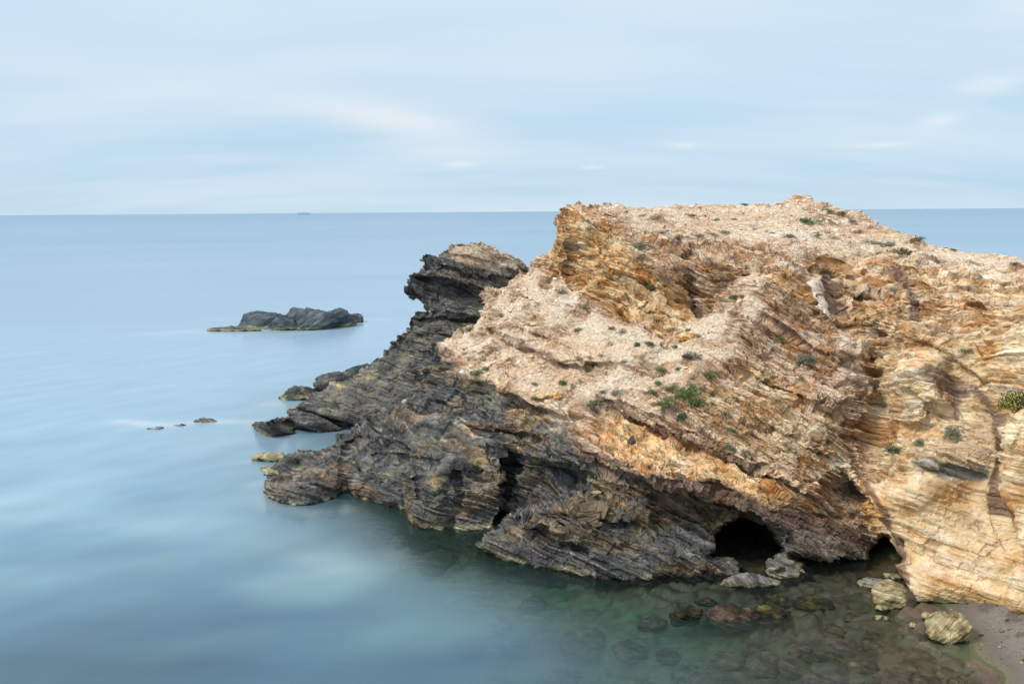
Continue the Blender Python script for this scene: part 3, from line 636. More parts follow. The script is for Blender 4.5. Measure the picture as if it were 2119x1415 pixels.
plate = (sst(.03, .25, e1)*sst(.30, .42, h1)*(.6+h1)*.17+sst(.05, .3, e2)*sst(.45, .5, h2)*.10)*sst(3.2, 1.6, dep)*sst(.0, .15, dep)*sst(2, 6, gx+.25*(gy-30)+4)
sh = sst(3, 1, dep)[..., None]; colr = colr*(1-sh)+np.array([.155, .145, .09])*sh
colr = colr*(1-rub[..., None])+np.array([.12, .075, .055])*rub[..., None]
hue_ = np.where((h1 > .3)[..., None], np.stack([np.interp(h2*.5+h1*.5, [.2, .4, .6, .8], c) for c in ([.10, .13, .17, .07], [.050, .085, .115, .055], [.042, .062, .080, .032])], -1), colr)
pk = sst(.03, .10, plate)[..., None]; colr = colr*(1-pk)+hue_*pk; gap = (sst(.10, .0, e1)*sst(3, 1.6, dep)*sst(.0, .15, dep)*(gx > 3))[..., None]; colr = colr*(1-.6*gap)
moss = sst(.1, .4, fbm(gx/1.1, gy/1.1, 0*gx, 3, 133))*sst(2.2, .8, dep)*sst(0.1, .3, dep); colr = colr*(1-.5*moss[..., None])+np.array([.05, .045, .012])*.5*moss[..., None]
bsand = np.array([.20, .172, .140])
wetb = sst(.02, -.12, dep)[..., None]; colr = colr*(1-wetb)+(bsand*(0.62+.38*sst(-.0, -.3, dep)[..., None]))*wetb
trk = sst(.22, .5, fbm(gx/.5, gy/.5, 0*gx, 3, 135))*sst(-.1, -.3, dep); colr = colr*(1-.5*trk[..., None])+np.array([.05, .03, .025])*.5*trk[..., None]
grn = (sst(12, 5, gx)*sst(.3, .9, dep))[..., None]; colr = colr*(1+grn*np.array([-.25, .25, .10]))
dk_ = sst(0.05, .3, dep)[..., None]; colr = colr*(1-.30*dk_*sst(3.5, 1.5, dep)[..., None])
V = np.stack([gx, gy, gz+0.05*rub+plate], -1).reshape(-1, 3); colr = colr.reshape(-1, 3)
sm_ = bpy.data.materials.new('wet_sand'); sm_.use_nodes = True; k = NT(sm_.node_tree); k.n.clear()
at = k.add('ShaderNodeAttribute', {'attribute_name': 'Col'}); geo = k.add('ShaderNodeNewGeometry')
g1 = k.noise(geo.outputs['Position'], 6, 5, .7); g2 = k.noise(geo.outputs['Position'], 40, 3, .6)
mul = k.math('ADD', .45, k.math('ADD', k.math('MULTIPLY', g1, .7), k.math('MULTIPLY', g2, .4)))
v = k.add('ShaderNodeCombineXYZ', X=mul, Y=mul, Z=mul)
sz = k.add('ShaderNodeSeparateXYZ', Vector=geo.outputs['Position'])
rg = k.ramp(k.math('MULTIPLY', sz.outputs[2], 2.0), [(0.0, .35), (0.35, .9)])
bp = k.add('ShaderNodeBump', Strength=.6, Distance=.05, Height=k.math('ADD', g1, k.math('MULTIPLY', g2, .5)))
k.add('ShaderNodeOutputMaterial', Surface=k.add('ShaderNodeBsdfPrincipled', Base_Color=k.vmath('MULTIPLY', at.outputs['Color'], v.outputs[0]), Roughness=rg, Normal=bp))
fc = V[Fq].mean(1); isb = (fc[:, 2] > -0.05) & (fc[:, 0] > 8) & (fc[:, 1] < 45)
def sub(name, Fs, **kw):
    used = np.zeros(len(V), bool); used[Fs.ravel()] = True; rm = np.cumsum(used)-1
    me = mesh_from(name, V[used], rm[Fs], sm_, True, colr[used]); return tag(link(bpy.data.objects.new(name, me)), kind='structure', **kw)
sub('seabed', Fq[~isb]); sub('beach', Fq[isb])

xs = axis(-60000, 60000, -70, 34, .5, 1.22); ys = axis(-3000, 150000, 20, 150, .5, 1.22)
gx, gy, Fq = grid(xs, ys); dep = np.clip(-seabed_z(gx, gy), 0, 14)
# colour the water sends back: milky near the rocks, deep blue offshore
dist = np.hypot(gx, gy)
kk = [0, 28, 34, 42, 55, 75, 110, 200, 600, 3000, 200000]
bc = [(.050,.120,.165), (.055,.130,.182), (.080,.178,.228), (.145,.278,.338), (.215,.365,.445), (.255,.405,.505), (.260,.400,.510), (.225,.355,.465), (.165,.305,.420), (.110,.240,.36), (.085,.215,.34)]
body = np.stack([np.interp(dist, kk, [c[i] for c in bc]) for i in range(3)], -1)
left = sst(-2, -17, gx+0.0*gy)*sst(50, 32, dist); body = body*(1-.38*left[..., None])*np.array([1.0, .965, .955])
pl = weed(gx, gy); near = sst(75, 45, gy)
body = body*(1+near[..., None]*((pl[..., None]-.55)*np.array([.85, .62, .36])))
shal = sst(3.2, 1.2, dep)[..., None]; body = body*(1-shal)+np.array([.030, .088, .066])*shal
streak = fbm((gx*.85-gy*.5)/2.2, (gx*.5+gy*.85)/7, 0*gx, 3, 140); body = body*(1+.10*streak*sst(160, 60, gy))[..., None]
far_s = fbm(gx/90, gy/22, 0*gx, 3, 141); body = body*(1+.07*far_s*sst(60, 150, gy)*sst(2500, 600, gy))[..., None]
milk = np.zeros(gx.shape)
for ln, wd, am in (([S(250,872),S(340,880),S(420,872),S(530,872)], .9, .75), ([S(320,690),S(430,684),S(520,686)], 2.2, .35), ([S(450,660),S(760,662)], 3.5, .15), ([S(660,1150),S(700,1175),S(800,1165)], 1.6, .30), ([S(400,925),S(520,905)], 2.0, .2), ([S(560,835),S(640,842),S(760,838)], 1.2, .5), ([S(500,958),S(560,945)], .6, .35),
                   ([S(560,1210),S(700,1165),S(640,1135)], 1.3, .12), ([S(535,1000),S(562,1048),S(640,1062),S(720,1052)], .7, .42), ([S(522,880),S(535,905),S(620,910)], .8, .42), ([S(430,690),S(470,692),S(600,692),S(745,674)], 1.4, .30)):
    d, _, _ = segdist(gx, gy, ln); milk = np.maximum(milk, am*np.exp(-(d/wd)**2)*(0.7+0.5*pn(gx/1.5, gy/1.5, 0*gx, 142)))
body = body*(1-milk[..., None])+np.array([.52, .58, .60])*milk[..., None]
opac = 1-np.exp(-np.maximum(dep-0.25, 0)**1.5*0.27); opac = np.maximum(opac, milk*.9)
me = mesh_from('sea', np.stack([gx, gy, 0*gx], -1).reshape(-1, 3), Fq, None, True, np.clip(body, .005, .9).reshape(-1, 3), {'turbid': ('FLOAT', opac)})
sea = tag(link(bpy.data.objects.new('sea', me)), 'smooth pale blue sea turning clear green over the rocks by the cave', kind='structure')
m = bpy.data.materials.new('sea_water'); m.use_nodes = True; k = NT(m.node_tree); k.n.clear()
at = k.add('ShaderNodeAttribute', {'attribute_name': 'Col'}); tu = k.add('ShaderNodeAttribute', {'attribute_name': 'turbid'}); geo = k.add('ShaderNodeNewGeometry')
w1 = k.noise(k.vmath('MULTIPLY', geo.outputs['Position'], (1, 2.2, 1)), .9, 4, .6); w2 = k.noise(k.vmath('MULTIPLY', geo.outputs['Position'], (.02, .10, 1)), 1, 4, .6)
bp = k.add('ShaderNodeBump', Strength=.35, Distance=.05, Height=w1)
dif = k.add('ShaderNodeBsdfDiffuse', Color=k.mix(k.math('MULTIPLY', k.math('SUBTRACT', w2, .35), .35, clamp=True), at.outputs['Color'], (.25, .42, .55, 1)), Roughness=0.0)
tr = k.add('ShaderNodeBsdfTransparent', Color=(.76, .87, .80, 1))
inner = k.add('ShaderNodeMixShader', i0=tu.outputs['Fac'], i1=tr, i2=dif)
gl = k.add('ShaderNodeBsdfAnisotropic', Color=(1, 1, 1, 1), Roughness=.20, Normal=bp)
fr = k.add('ShaderNodeFresnel', IOR=1.33)
fe = k.math('MULTIPLY', .46, k.math('SUBTRACT', 1.0, k.math('EXPONENT', k.math('MULTIPLY', fr, -2.4))))
out = k.add('ShaderNodeMixShader', i0=fe, i1=inner, i2=gl)
k.add('ShaderNodeOutputMaterial', Surface=out)
me.materials.append(m)

# ------------------------------------------------------------------ loose rocks
import bmesh
_ico = {}
def ico(n):
    if n not in _ico:
        bm = bmesh.new(); bmesh.ops.create_icosphere(bm, subdivisions=n, radius=1); bm.verts.ensure_lookup_table()
        _ico[n] = (np.array([v.co[:] for v in bm.verts]), np.array([[v.index for v in f.verts] for f in bm.faces])); bm.free()
    return _ico[n]
PAL = {
 'cream': CREAMP, 'dark': DARKP, 'scree': SCREEP, 'ochre': OCHREP,
 'yellow': [(0, (.07,.045,.025)), (.3, (.20,.145,.07)), (.55, (.35,.28,.145)), (1, (.52,.45,.28))],
 'brown': [(0, (.03,.018,.015)), (.4, (.075,.046,.036)), (.7, (.12,.08,.058)), (1, (.19,.14,.10))],
 'grey': [(0, (.06,.055,.05)), (.4, (.15,.135,.125)), (.7, (.23,.21,.19)), (1, (.33,.30,.27))],
 'slate': [(0, (.03,.04,.045)), (.4, (.065,.08,.088)), (.7, (.10,.12,.13)), (1, (.17,.19,.19))],
 'moss': [(0, (.007,.006,.003)), (.4, (.018,.016,.006)), (.7, (.045,.038,.009)), (1, (.10,.085,.022))],
 'purple': [(0, (.04,.024,.024)), (.5, (.11,.065,.058)), (1, (.22,.15,.13))]}
def make_rock(name, loc, dims, seed, pal='grey', sub=5, bed=(0.3, 0.2, .93), rz=0., planes=13, ledge=.06, rough=.05, mossy=0., algae=0, sink=.3, quartz=0):
    rs = np.random.RandomState(seed); D, Fc = ico(sub)
    nn = rs.normal(size=(planes, 3)); nn /= np.linalg.norm(nn, axis=1)[:, None]; dd = rs.uniform(.70, 1.0, planes)
    r = np.full(len(D), 1.08)
    for n_, d_ in zip(nn, dd): c = D@n_; r = np.where(c > .05, np.minimum(r, d_/np.maximum(c, .05)), r)
    P = D*r[:, None]*np.array(dims)/2
    c_, s_ = math.cos(rz), math.sin(rz); P = P@np.array([[c_, s_, 0], [-s_, c_, 0], [0, 0, 1]])
    sz = float(np.mean(dims)); b = np.array(bed, float); b /= np.linalg.norm(b)
    q = P/sz+seed*1.7; N = P/np.linalg.norm(P, axis=1)[:, None]
    s = P@b; th = sz*.13; sw = s/th+.3*pn(*(q*2).T, 3); i = np.floor(sw); u = sw-i
    led = (hash1(i, seed)*.7+.3)*np.where(u < .85, u/.85, (1-u)/.15)
    P = P+N*(sz*(ledge*(led-.4)+rough*fbm(*(q*2.2).T, 5, seed))[:, None])
    n1 = fbm(*(q*3).T, 4, seed+1); u = .5+.55*n1+.3*(hash1(i, seed+2)-.5)
    col = ramp_np(u, PAL[pal])
    if mossy: mk = sst(.0, .5, fbm(*(q*2.0).T, 4, seed+5)+(N[:, 2]-.6)*.6+mossy-.5); col = mixc(col, ramp_np(.5+.5*n1, PAL['moss']), mk)
    if quartz: mk = (hash1(i, seed+9) > .72)*sst(.2, .45, .5-np.abs((sw-i)-.5)); col = mixc(col, np.array([[.42, .38, .31]]), mk*quartz)
    P[:, 2] -= P[:, 2].min()+dims[2]*sink
    if algae:
        zz = P[:, 2]+loc[2]+.30*n1*algae; col = mixc(col, np.array([[.30, .27, .14]])*(1+.4*n1[:, None]), .85*sst(.50*algae, .30*algae, zz)); col = mixc(col, np.array([[.035, .026, .02]]), sst(.10*algae, .0, zz))
    me = mesh_from(name, P, Fc, rock_mat, sub < 5, np.clip(col, .01, .8), {'bed': ('FLOAT_VECTOR', np.stack([s*(1.2/sz)**.5, P[:, 0], P[:, 1]], 1)), 'rough': ('FLOAT', np.full(len(P), .55 if pal in ('yellow', 'cream') else .8)), 'scree': ('FLOAT', np.zeros(len(P)))})
    o = link(bpy.data.objects.new(name, me)); o.location = loc
    return o
def at_bed(px, py, zoff=0): x, y = S(px, py); return (x, y, float(seabed_z(x, y))+zoff)
def wpx(px, py, w): return w/FPX*float(np.linalg.norm(onsea(px, py)-np.array([0, 0, CAMH])))

ROCKS = [ # px, py of the base, width px, height px, depth ratio, palette, seed, extras, label
 (1833,1250,72,62,.9,'yellow',3, dict(planes=15,ledge=.02,rough=.06,sink=.2), 'boulder', 'rounded cracked pale yellow boulder at the waterline below the second cave'),
 (1962,1316,100,66,.8,'yellow',8, dict(planes=13,ledge=.055,rough=.045,bed=(-.62,.3,.7),sink=.2), 'boulder', 'largest layered pale yellow boulder lying on the edge of the sand'),
 (1827,1262,28,18,.8,'yellow',11, dict(sink=.2), 'stone', 'small pale yellow stone directly in front of the rounded boulder'),
 (1828,1282,36,16,.8,'yellow',12, dict(sink=.2), 'stone', 'low flat pale stone, the lower one in front of the rounded boulder'),
 (1893,1296,24,17,.9,'cream',13, dict(sink=.15), 'stone', 'small whitish stone in the shallow water left of the layered boulder'),
 (1921,1282,25,20,.9,'yellow',14, dict(sink=.15), 'stone', 'squat yellow stone touching the upper left side of the layered boulder'),
 (1917,1292,14,12,.9,'yellow',15, dict(sink=.15), 'stone', 'smallest yellow pebble squeezed against the left side of the layered boulder'),
 (1893,1272,44,12,.6,'grey',16, dict(sink=.3), 'stone', 'flat dark stone with a pale rim between the two big boulders'),
 (1873,1281,22,9,.7,'grey',17, dict(sink=.3), 'stone', 'tiny flat grey stone awash between the two big boulders'),
 (1815,1215,58,26,.8,'grey',18, dict(sink=.25,mossy=.3), 'boulder', 'shaded grey brown boulder just behind the rounded yellow one'),
 (1862,1214,34,14,.8,'brown',19, dict(sink=.3), 'stone', 'low brown stone in the shade right behind the rounded boulder'),
 (1850,1196,40,16,.8,'grey',20, dict(sink=.3), 'stone', 'flat grey stone deepest inside the second cave mouth'),
 (1553,1213,118,34,.30,'grey',21, dict(sink=.15,ledge=.05,planes=18,bed=(.8,.2,.5),rough=.05), 'rock_slab', 'long grey slab lying level in the water in front of the cave'),
 (1622,1196,64,32,.7,'grey',22, dict(sink=.25,mossy=.45), 'rock', 'crusty grey rock touching the right end of the long grey slab'),
 (1425,1280,72,34,.7,'moss',23, dict(sink=.45,mossy=.3,rough=.1), 'rock', 'mossy olive rock just breaking the water, leftmost of the mossy rocks'),
 (1528,1280,108,44,.7,'brown',24, dict(sink=.5,mossy=.5,rough=.08), 'rock', 'broad brown and olive rock awash in the middle of the clear pool'),
 (1607,1276,78,28,.7,'moss',25, dict(sink=.5,rough=.1), 'rock', 'dark olive weedy rock right of the broad brown awash one'),
 (1692,1250,84,24,.7,'moss',26, dict(sink=.5,rough=.1), 'rock', 'dark olive weedy rock beneath the second cave opening'),
 (1462,1246,50,14,.7,'moss',27, dict(sink=.5,rough=.1), 'rock', 'small dark weedy rock under the left end of the long slab'),
 (1610,1243,60,16,.7,'moss',28, dict(sink=.5,rough=.1), 'rock', 'low dark weedy rock under the right end of the long slab'),
]
for (px, py, w_, h_, dr, pal, sd, ex, nm, lab) in ROCKS:
    big_ = nm == 'boulder' and pal == 'yellow'; px += 8*big_; py += 4*big_; w_ = w_*(.88 if big_ else 1)
    W = wpx(px, py, w_); Hh = max(wpx(px, py, h_-.26*w_*dr), W*.12); x, y = S(px, py)
    off_ = .12 if big_ else .35; zb = max(float(seabed_z(x, y+W*dr*off_)), -.12)
    sk = ex.pop('sink'); o = make_rock(nm, (x, y+W*dr*off_, zb), (W, W*dr, Hh/(1-sk)), sd, pal, algae=.3 if pal in ('yellow', 'cream', 'grey') else 0, sub=5 if w_ > 50 else 4, sink=sk, **ex)
    tag(o, lab, 'boulder' if nm == 'boulder' else 'rock', 'boulders and stones by the beach' if pal in ('yellow', 'cream') else 'rocks in front of the caves')

# rocks resting on the bottom, seen through the water
ORD = ['first', 'second', 'third', 'fourth', 'fifth', 'sixth', 'seventh', 'eighth', 'ninth', 'tenth', 'eleventh', 'twelfth', 'thirteenth', 'fourteenth', 'fifteenth', 'sixteenth', 'seventeenth', 'eighteenth', 'nineteenth', 'twentieth']
SUBM = [(1505,1326,72,'brown'),(1582,1336,74,'brown'),(1490,1364,110,'brown'),(1755,1326,62,'purple'),(1730,1338,52,'moss'),(1822,1328,62,'brown'),(1905,1356,104,'grey'),(1945,1376,60,'brown'),(2010,1390,42,'brown'),(1775,1262,50,'purple'),
 (1660,1312,56,'brown'),(1650,1350,70,'brown'),(1700,1372,60,'purple'),(1790,1362,66,'brown'),(1850,1386,80,'purple'),(1600,1384,80,'brown'),(1530,1402,70,'brown'),(1740,1404,90,'purple'),(1820,1412,70,'brown'),(1930,1404,60,'brown'),
 (1420,1330,60,'grey'),(1400,1388,90,'brown'),(1330,1340,60,'brown'),(1300,1290,70,'brown'),(1210,1268,100,'brown'),(1070,1250,60,'brown'),(970,1232,56,'grey'),(1160,1300,80,'grey'),(1350,1256,56,'brown'),(1380,1300,50,'moss'),
 (1100,1200,60,'moss'),(1040,1216,50,'brown'),(900,1130,90,'moss'),(980,1128,60,'moss'),(850,1112,50,'brown'),(780,1062,60,'brown'),(830,1072,44,'purple'),(1720,1290,56,'grey'),(1680,1330,40,'moss'),(1860,1340,50,'brown'),(1560,1306,50,'grey'),(1870,1308,40,'brown'),(1800,1300,46,'grey'),(1990,1404,44,'brown'),(1260,1386,80,'brown'),(1130,1380,70,'grey'),(1640,1408,60,'brown')]
AREAS = [('off the dark foot', lambda a, b: a < 1120), ('in the upper clear pool', lambda a, b: b < 1345), ('near the bottom edge', lambda a, b: True)]
byarea = {}
for i, q in enumerate(sorted(SUBM)):
    for nm, f in AREAS:
        if f(q[0], q[1]): byarea.setdefault((nm, q[3]), []).append((i, q)); break
HUE = {'brown': 'brown', 'purple': 'reddish', 'moss': 'olive weedy', 'grey': 'dull brown'}
for (nm, pal), L in byarea.items():
    for j, (i, (px, py, w_, _)) in enumerate(L):
        x, y, z = at_bed(px, py); W = wpx(px, py, w_)*1.15
        o = make_rock('submerged_rock', (x, y, z-.02), (W, W*.8, min(W*.42, max(.16, -z*1.1))), 200+i, 'brown' if pal == 'grey' else pal, sub=4, sink=.2, rz=i*1.3, mossy=.25 if pal != 'purple' else 0, rough=.09)
        tag(o, ('submerged %s rock %s, %s such from the left' % (HUE[pal], nm, ORD[j])) if len(L) > 1 else 'the only submerged %s rock %s' % (HUE[pal], nm), 'rock', 'rocks under the clear water')

# islet and reefs
def reef(name, px, py, w_, h_, dr, pal, sd, lab, cat='rock', grp=None, **ex):
    W = wpx(px, py, w_); H_ = wpx(px, py, h_)*1.05; x, y = S(px, py)
    sk = ex.pop('sink', .3); o = make_rock(name, (x, y+W*dr*.45, -.12 if name == 'reef_rock' else 0), (W, W*dr, H_/(1-sk)), sd, pal, sink=sk, **ex)
    return tag(o, lab, cat, grp)
isl = bpy.data.objects.new('rocky_islet', None); link(isl); ix, iy = S(600, 682); isl.location = (ix, iy, 0)
tag(isl, 'low islet of rounded slate blue rocks standing alone in the smooth sea', 'islet')
for (px, py, w_, h_, dr, sd, ex) in [(548,681,122,36,.7,301,dict(planes=20,ledge=.05,bed=(-.5,.1,.8))), (632,683,134,35,.7,302,dict(planes=14,ledge=.05,bed=(-.5,.1,.8))), (622,674,100,40,.8,303,dict(planes=12,ledge=.04)), (688,677,104,33,.6,304,dict(planes=16,ledge=.06,bed=(-.3,.1,.9))),
                                     (484,686,112,8,.3,305,dict(planes=9,rough=.08,ledge=.08)), (725,668,54,16,.6,306,dict(planes=9,rough=.08,ledge=.08)), (590,684,60,26,.6,307,dict(planes=12))]:
    o = reef('islet_rock', px, py, w_, h_, dr, 'slate', sd, None, None, None, sub=6, algae=.85, sink=.40, **ex); o.parent = isl; o.location = Vector(o.location)-isl.location
    for k_ in ('label', 'category'):
        if k_ in o: del o[k_]
reef('reef_rock', 421, 874, 44, 5, .5, 'grey', 311, 'low tawny reef rock awash, rightmost of the three off the dark point', 'rock', 'reef rocks awash left of the dark point', sub=5, planes=5, rough=.16, ledge=.10, sink=.72)
reef('reef_rock', 372, 882, 34, 3, .5, 'grey', 312, 'low reef rock awash, middle one of the three off the dark point', 'rock', 'reef rocks awash left of the dark point', sub=5, planes=5, rough=.16, ledge=.10, sink=.72)
reef('reef_rock', 318, 889, 54, 3, .4, 'grey', 313, 'flat square ended reef slab awash, leftmost of the three off the dark point', 'rock', 'reef rocks awash left of the dark point', sub=5, planes=5, rough=.16, ledge=.10, sink=.72)
reef('algae_rock', 553, 956, 66, 16, .6, 'yellow', 314, 'yellow green crusted low rock behind the lower dark ledge tip', 'rock', None, algae=.9, sub=5, rough=.09)
reef('rock_outcrop', 612, 829, 84, 22, .7, 'dark', 321, 'low dark rock with pale crusted base, seaward end of the back reef', 'rock', 'dark outcrops beyond the slab', algae=1.0, sub=6, ledge=.08)
reef('rock_outcrop', 705, 822, 124, 46, .7, 'dark', 322, 'jagged black rock ridge standing behind the big sloping slab', 'rock', 'dark outcrops beyond the slab', algae=.8, sub=6, rough=.10, ledge=.16, bed=(-.35,.1,.9), planes=9)
reef('rock_outcrop', 752, 806, 90, 50, .7, 'slate', 323, 'grey topped rock joining the black ridge to the dark point', 'rock', 'dark outcrops beyond the slab', sub=6, ledge=.10, bed=(-.3,.1,.9))
# ------------------------------------------------------------------ where things sit on the headland
_PX, _PY = proj(head_V.astype(float)); _fy = head_V[:, 1]
def on_head(px, py):
    for rad in (2.5, 5, 9):
        m_ = np.where((np.abs(_PX-px) < rad) & (np.abs(_PY-py) < rad))[0]
        if len(m_):
            j = m_[np.argmin(_fy[m_])]; return head_V[j].astype(float), head_N[j].astype(float)
    return onsea(px, py), np.array([0, 0, 1.0])

# scree: thousands of flat chips no one could count
rs = np.random.RandomState(5)
cand = np.where((head_M['scree'] > .35) & (head_N[:, 2] > .25) & (_PX > 850) & (_PX < 2250) & (_PY > 395) & (head_N[:, 1] < .5))[0]
NS = 8000
j = rs.choice(cand, NS); Pc = head_V[j]+rs.normal(0, .03, (NS, 3)); Nc = head_N[j]+rs.normal(0, .35, (NS, 3)); Nc /= np.linalg.norm(Nc, axis=1)[:, None]
szs = .045+.09*rs.pareto(2.2, NS); szs = np.clip(szs, .04, .30); szs *= 0.6+0.6*sst(-.3, .4, pn(*(Pc/2.0).T, 150))
T1 = np.cross(Nc, rs.normal(size=(NS, 3))); T1 /= np.linalg.norm(T1, axis=1)[:, None]; T2 = np.cross(Nc, T1)
ang = np.linspace(0, 2*math.pi, 6)[:-1]
ring = []
for lev, f in ((-.10, 1.0), (.16, .9)):
    for a in ang:
        rr = szs*rs.uniform(.38, .62, NS)*f
        ring.append(Pc+T1*(math.cos(a)*rr*1.25)[:, None]+T2*(math.sin(a)*rr*.85)[:, None]+Nc*(lev*szs)[:, None])
Vs = np.stack(ring, 1).reshape(-1, 3)        # 10 verts each
base = (np.arange(NS)*10)[:, None, None]
sides = np.array([[i, (i+1) % 5, 5+(i+1) % 5, 5+i] for i in range(5)]); top = np.array([[5, 6, 7, 8], [5, 8, 9, 9]])
quads = np.concatenate([sides, [[5, 6, 7, 8]]])
Fs = (base+quads[None]).reshape(-1, 4)
tri = (np.arange(NS)*10)[:, None]+np.array([[5, 8, 9]])
cs_ = ramp_np(np.clip(rs.normal(.55, .20, NS)+.25*pn(*(Pc/3.0).T, 151), 0, 1), SCREEP); br = rs.rand(NS) < .07; cs_[br] = cs_[br]*np.array([.50, .36, .28]); cs_ = np.clip(cs_*1.08, 0, .78)
me = bpy.data.meshes.new('scree')
allf = [f for f in Fs.tolist()]+[f for f in tri.tolist()]
me.from_pydata(Vs.tolist(), [], allf)
a = me.color_attributes.new('Col', 'FLOAT_COLOR', 'POINT'); c = np.ones((len(Vs), 4), np.float32); c[:, :3] = np.repeat(cs_, 10, 0); a.data.foreach_set('color', c.ravel())
stone_mat = bpy.data.materials.new('loose_stone'); stone_mat.use_nodes = True; k = NT(stone_mat.node_tree); k.n.clear()
at = k.add('ShaderNodeAttribute', {'attribute_name': 'Col'}); geo = k.add('ShaderNodeNewGeometry'); g1 = k.noise(geo.outputs['Position'], 14, 4, .65)
mul = k.math('ADD', .6, k.math('MULTIPLY', g1, .8)); v = k.add('ShaderNodeCombineXYZ', X=mul, Y=mul, Z=mul)
k.add('ShaderNodeOutputMaterial', Surface=k.add('ShaderNodeBsdfPrincipled', Base_Color=k.vmath('MULTIPLY', at.outputs['Color'], v.outputs[0]), Roughness=.9, Normal=k.add('ShaderNodeBump', Strength=.5, Distance=.03, Height=g1)))
me.materials.append(stone_mat); tag(link(bpy.data.objects.new('scree', me)), 'pale flat stone chips littering the slope and the flat top', kind='stuff')

# pebbles and grit on the sand, nobody could count them
NP = 900; u_ = rs.rand(NP*6, 2)*[11, 8]+[13, 31]; zz_ = seabed_z(u_[:, 0], u_[:, 1]); dens = sst(-.1, .3, fbm(u_[:, 0]/.6, u_[:, 1]/.6, 0*zz_, 3, 160))*.9+.1
ok_ = (zz_ > .01) & (zz_ < 1.0) & (rs.rand(NP*6) < dens); u_ = u_[ok_][:NP]; zz_ = zz_[ok_][:NP]
D1, F1 = ico(1); Vp = []; Fp = []; Cp = []
for i_, ((a_, b_), c_) in enumerate(zip(u_, zz_)):
    s_ = .015+.02*rs.pareto(2.5); s_ = min(s_, .10); Vp.append(D1*[s_, s_*rs.uniform(.6, 1), s_*.55]*rs.uniform(.8, 1.15, (len(D1), 1))+[a_, b_, c_+s_*.2]); Fp.append(F1+i_*len(D1)); Cp.append(np.tile(ramp_np(np.array([rs.rand()]), PAL['grey' if rs.rand() < .6 else 'yellow'])*.8, (len(D1), 1)))
pebble_me = mesh_from('pebbles', np.concatenate(Vp), np.concatenate(Fp), None, True, np.concatenate(Cp))

# distinct blocks on the slope
pebble_me.materials.append(stone_mat); tag(link(bpy.data.objects.new('pebbles', pebble_me)), 'small pebbles strewn over the dark sand', kind='stuff')
BLOCKS = [(1052,751,12,'cream',401,'small squarish white block below the long brown ledge'), (1116,822,30,'cream',402,'pale slab left of the wedge, lying flat above the dark rock edge'), (1134,819,22,'cream',403,'pale wedge slab beside the red block above the dark rock edge'),
 (1153,822,20,'ochre',404,'upright reddish block standing above the dark rock edge'), (1105,671,18,'cream',405,'flat pale slab on the upper left scree above the first brown ledge'), (1382,682,22,'cream',406,'flat pale slab lying at the top of the middle scree'),
 (1310,913,20,'purple',407,'pointed purple grey block stuck in the yellow hollow'), (1355,831,24,'cream',408,'pale tilted slab on the lower scree beside green plants'), (1421,737,22,'purple',409,'purplish grey block half buried on the middle scree'),
 (1237,1018,18,'cream',410,'pale block perched on the dark rock left of the cave wall'), (1262,1065,10,'cream',411,'little pale block in the dark wall'), (1420,700,44,'ochre',412,'rusty bedded block at the head of the middle scree')]
for (px, py, w_, pal, sd, lab) in BLOCKS:
    p, n_ = on_head(px, py); W = w_/FPX*p[1]*1.05
    o = make_rock('rock_block', tuple(p), (W, W*.8, W*(.9 if sd in (404, 407) else .45)), sd, pal, sub=4, planes=9, sink=.3, rough=.03, ledge=.05); tag(o, lab, 'rock', 'larger blocks on the cliff')

# ------------------------------------------------------------------ plants
def leaf_mat(name, c, var=.5):
    m = bpy.data.materials.new(name); m.use_nodes = True; k = NT(m.node_tree); k.n.clear()
    at = k.add('ShaderNodeAttribute', {'attribute_name': 'Col'})
    p = k.add('ShaderNodeBsdfPrincipled', Base_Color=at.outputs['Color'], Roughness=.65)
    t_ = k.add('ShaderNodeBsdfTranslucent', Color=at.outputs['Color'])
    k.add('ShaderNodeOutputMaterial', Surface=k.add('ShaderNodeMixShader', i0=.25, i1=p, i2=t_)); return m
LM = leaf_mat('leaf', None)
PC = {'green': [(.055,.11,.02), (.11,.20,.045), (.18,.28,.08)], 'dark green': [(.06,.09,.035), (.11,.15,.06), (.17,.21,.095)], 'grey green': [(.15,.17,.11), (.24,.26,.18), (.33,.35,.26)], 'dry': [(.13,.10,.06), (.22,.17,.11), (.32,.26,.18)], 'olive': [(.08,.08,.03), (.15,.14,.05), (.22,.19,.09)]}
def foliage(kind, seed, n=420, tall=1.0, leaf=.055):
    "unit-wide cushion of small leaves standing on twigs"
    r_ = np.random.RandomState(seed); lob = r_.normal(0, .2, (6, 2)); L = lob[r_.randint(0, 6, n)]
    a = r_.uniform(0, 6.283, n); el = np.arccos(r_.uniform(0.0, 1, n)); R = .32*r_.uniform(.45, 1.05, n)
    P = np.stack([L[:, 0]+R*np.cos(a)*np.sin(el), L[:, 1]+R*np.sin(a)*np.sin(el), R*np.cos(el)*tall*1.3+.02], 1)
    d = r_.normal(size=(n, 3)); d[:, 2] = np.abs(d[:, 2])+.5; d /= np.linalg.norm(d, axis=1)[:, None]; s_ = np.cross(d, r_.normal(size=(n, 3))); s_ /= np.linalg.norm(s_, axis=1)[:, None]
    l = leaf*r_.uniform(.6, 1.5, n)[:, None]; w_ = l*(.12 if kind == 'dry' else .36)
    Vv = np.stack([P-d*l, P+s_*w_, P+d*l*1.2, P-s_*w_], 1).reshape(-1, 3)
    pal = np.array(PC[kind]); cc = pal[np.clip((r_.rand(n)*3).astype(int), 0, 2)]*r_.uniform(.75, 1.25, (n, 1))
    return mesh_from('foliage', Vv, np.arange(n*4).reshape(-1, 4), LM, False, np.repeat(cc, 4, 0))
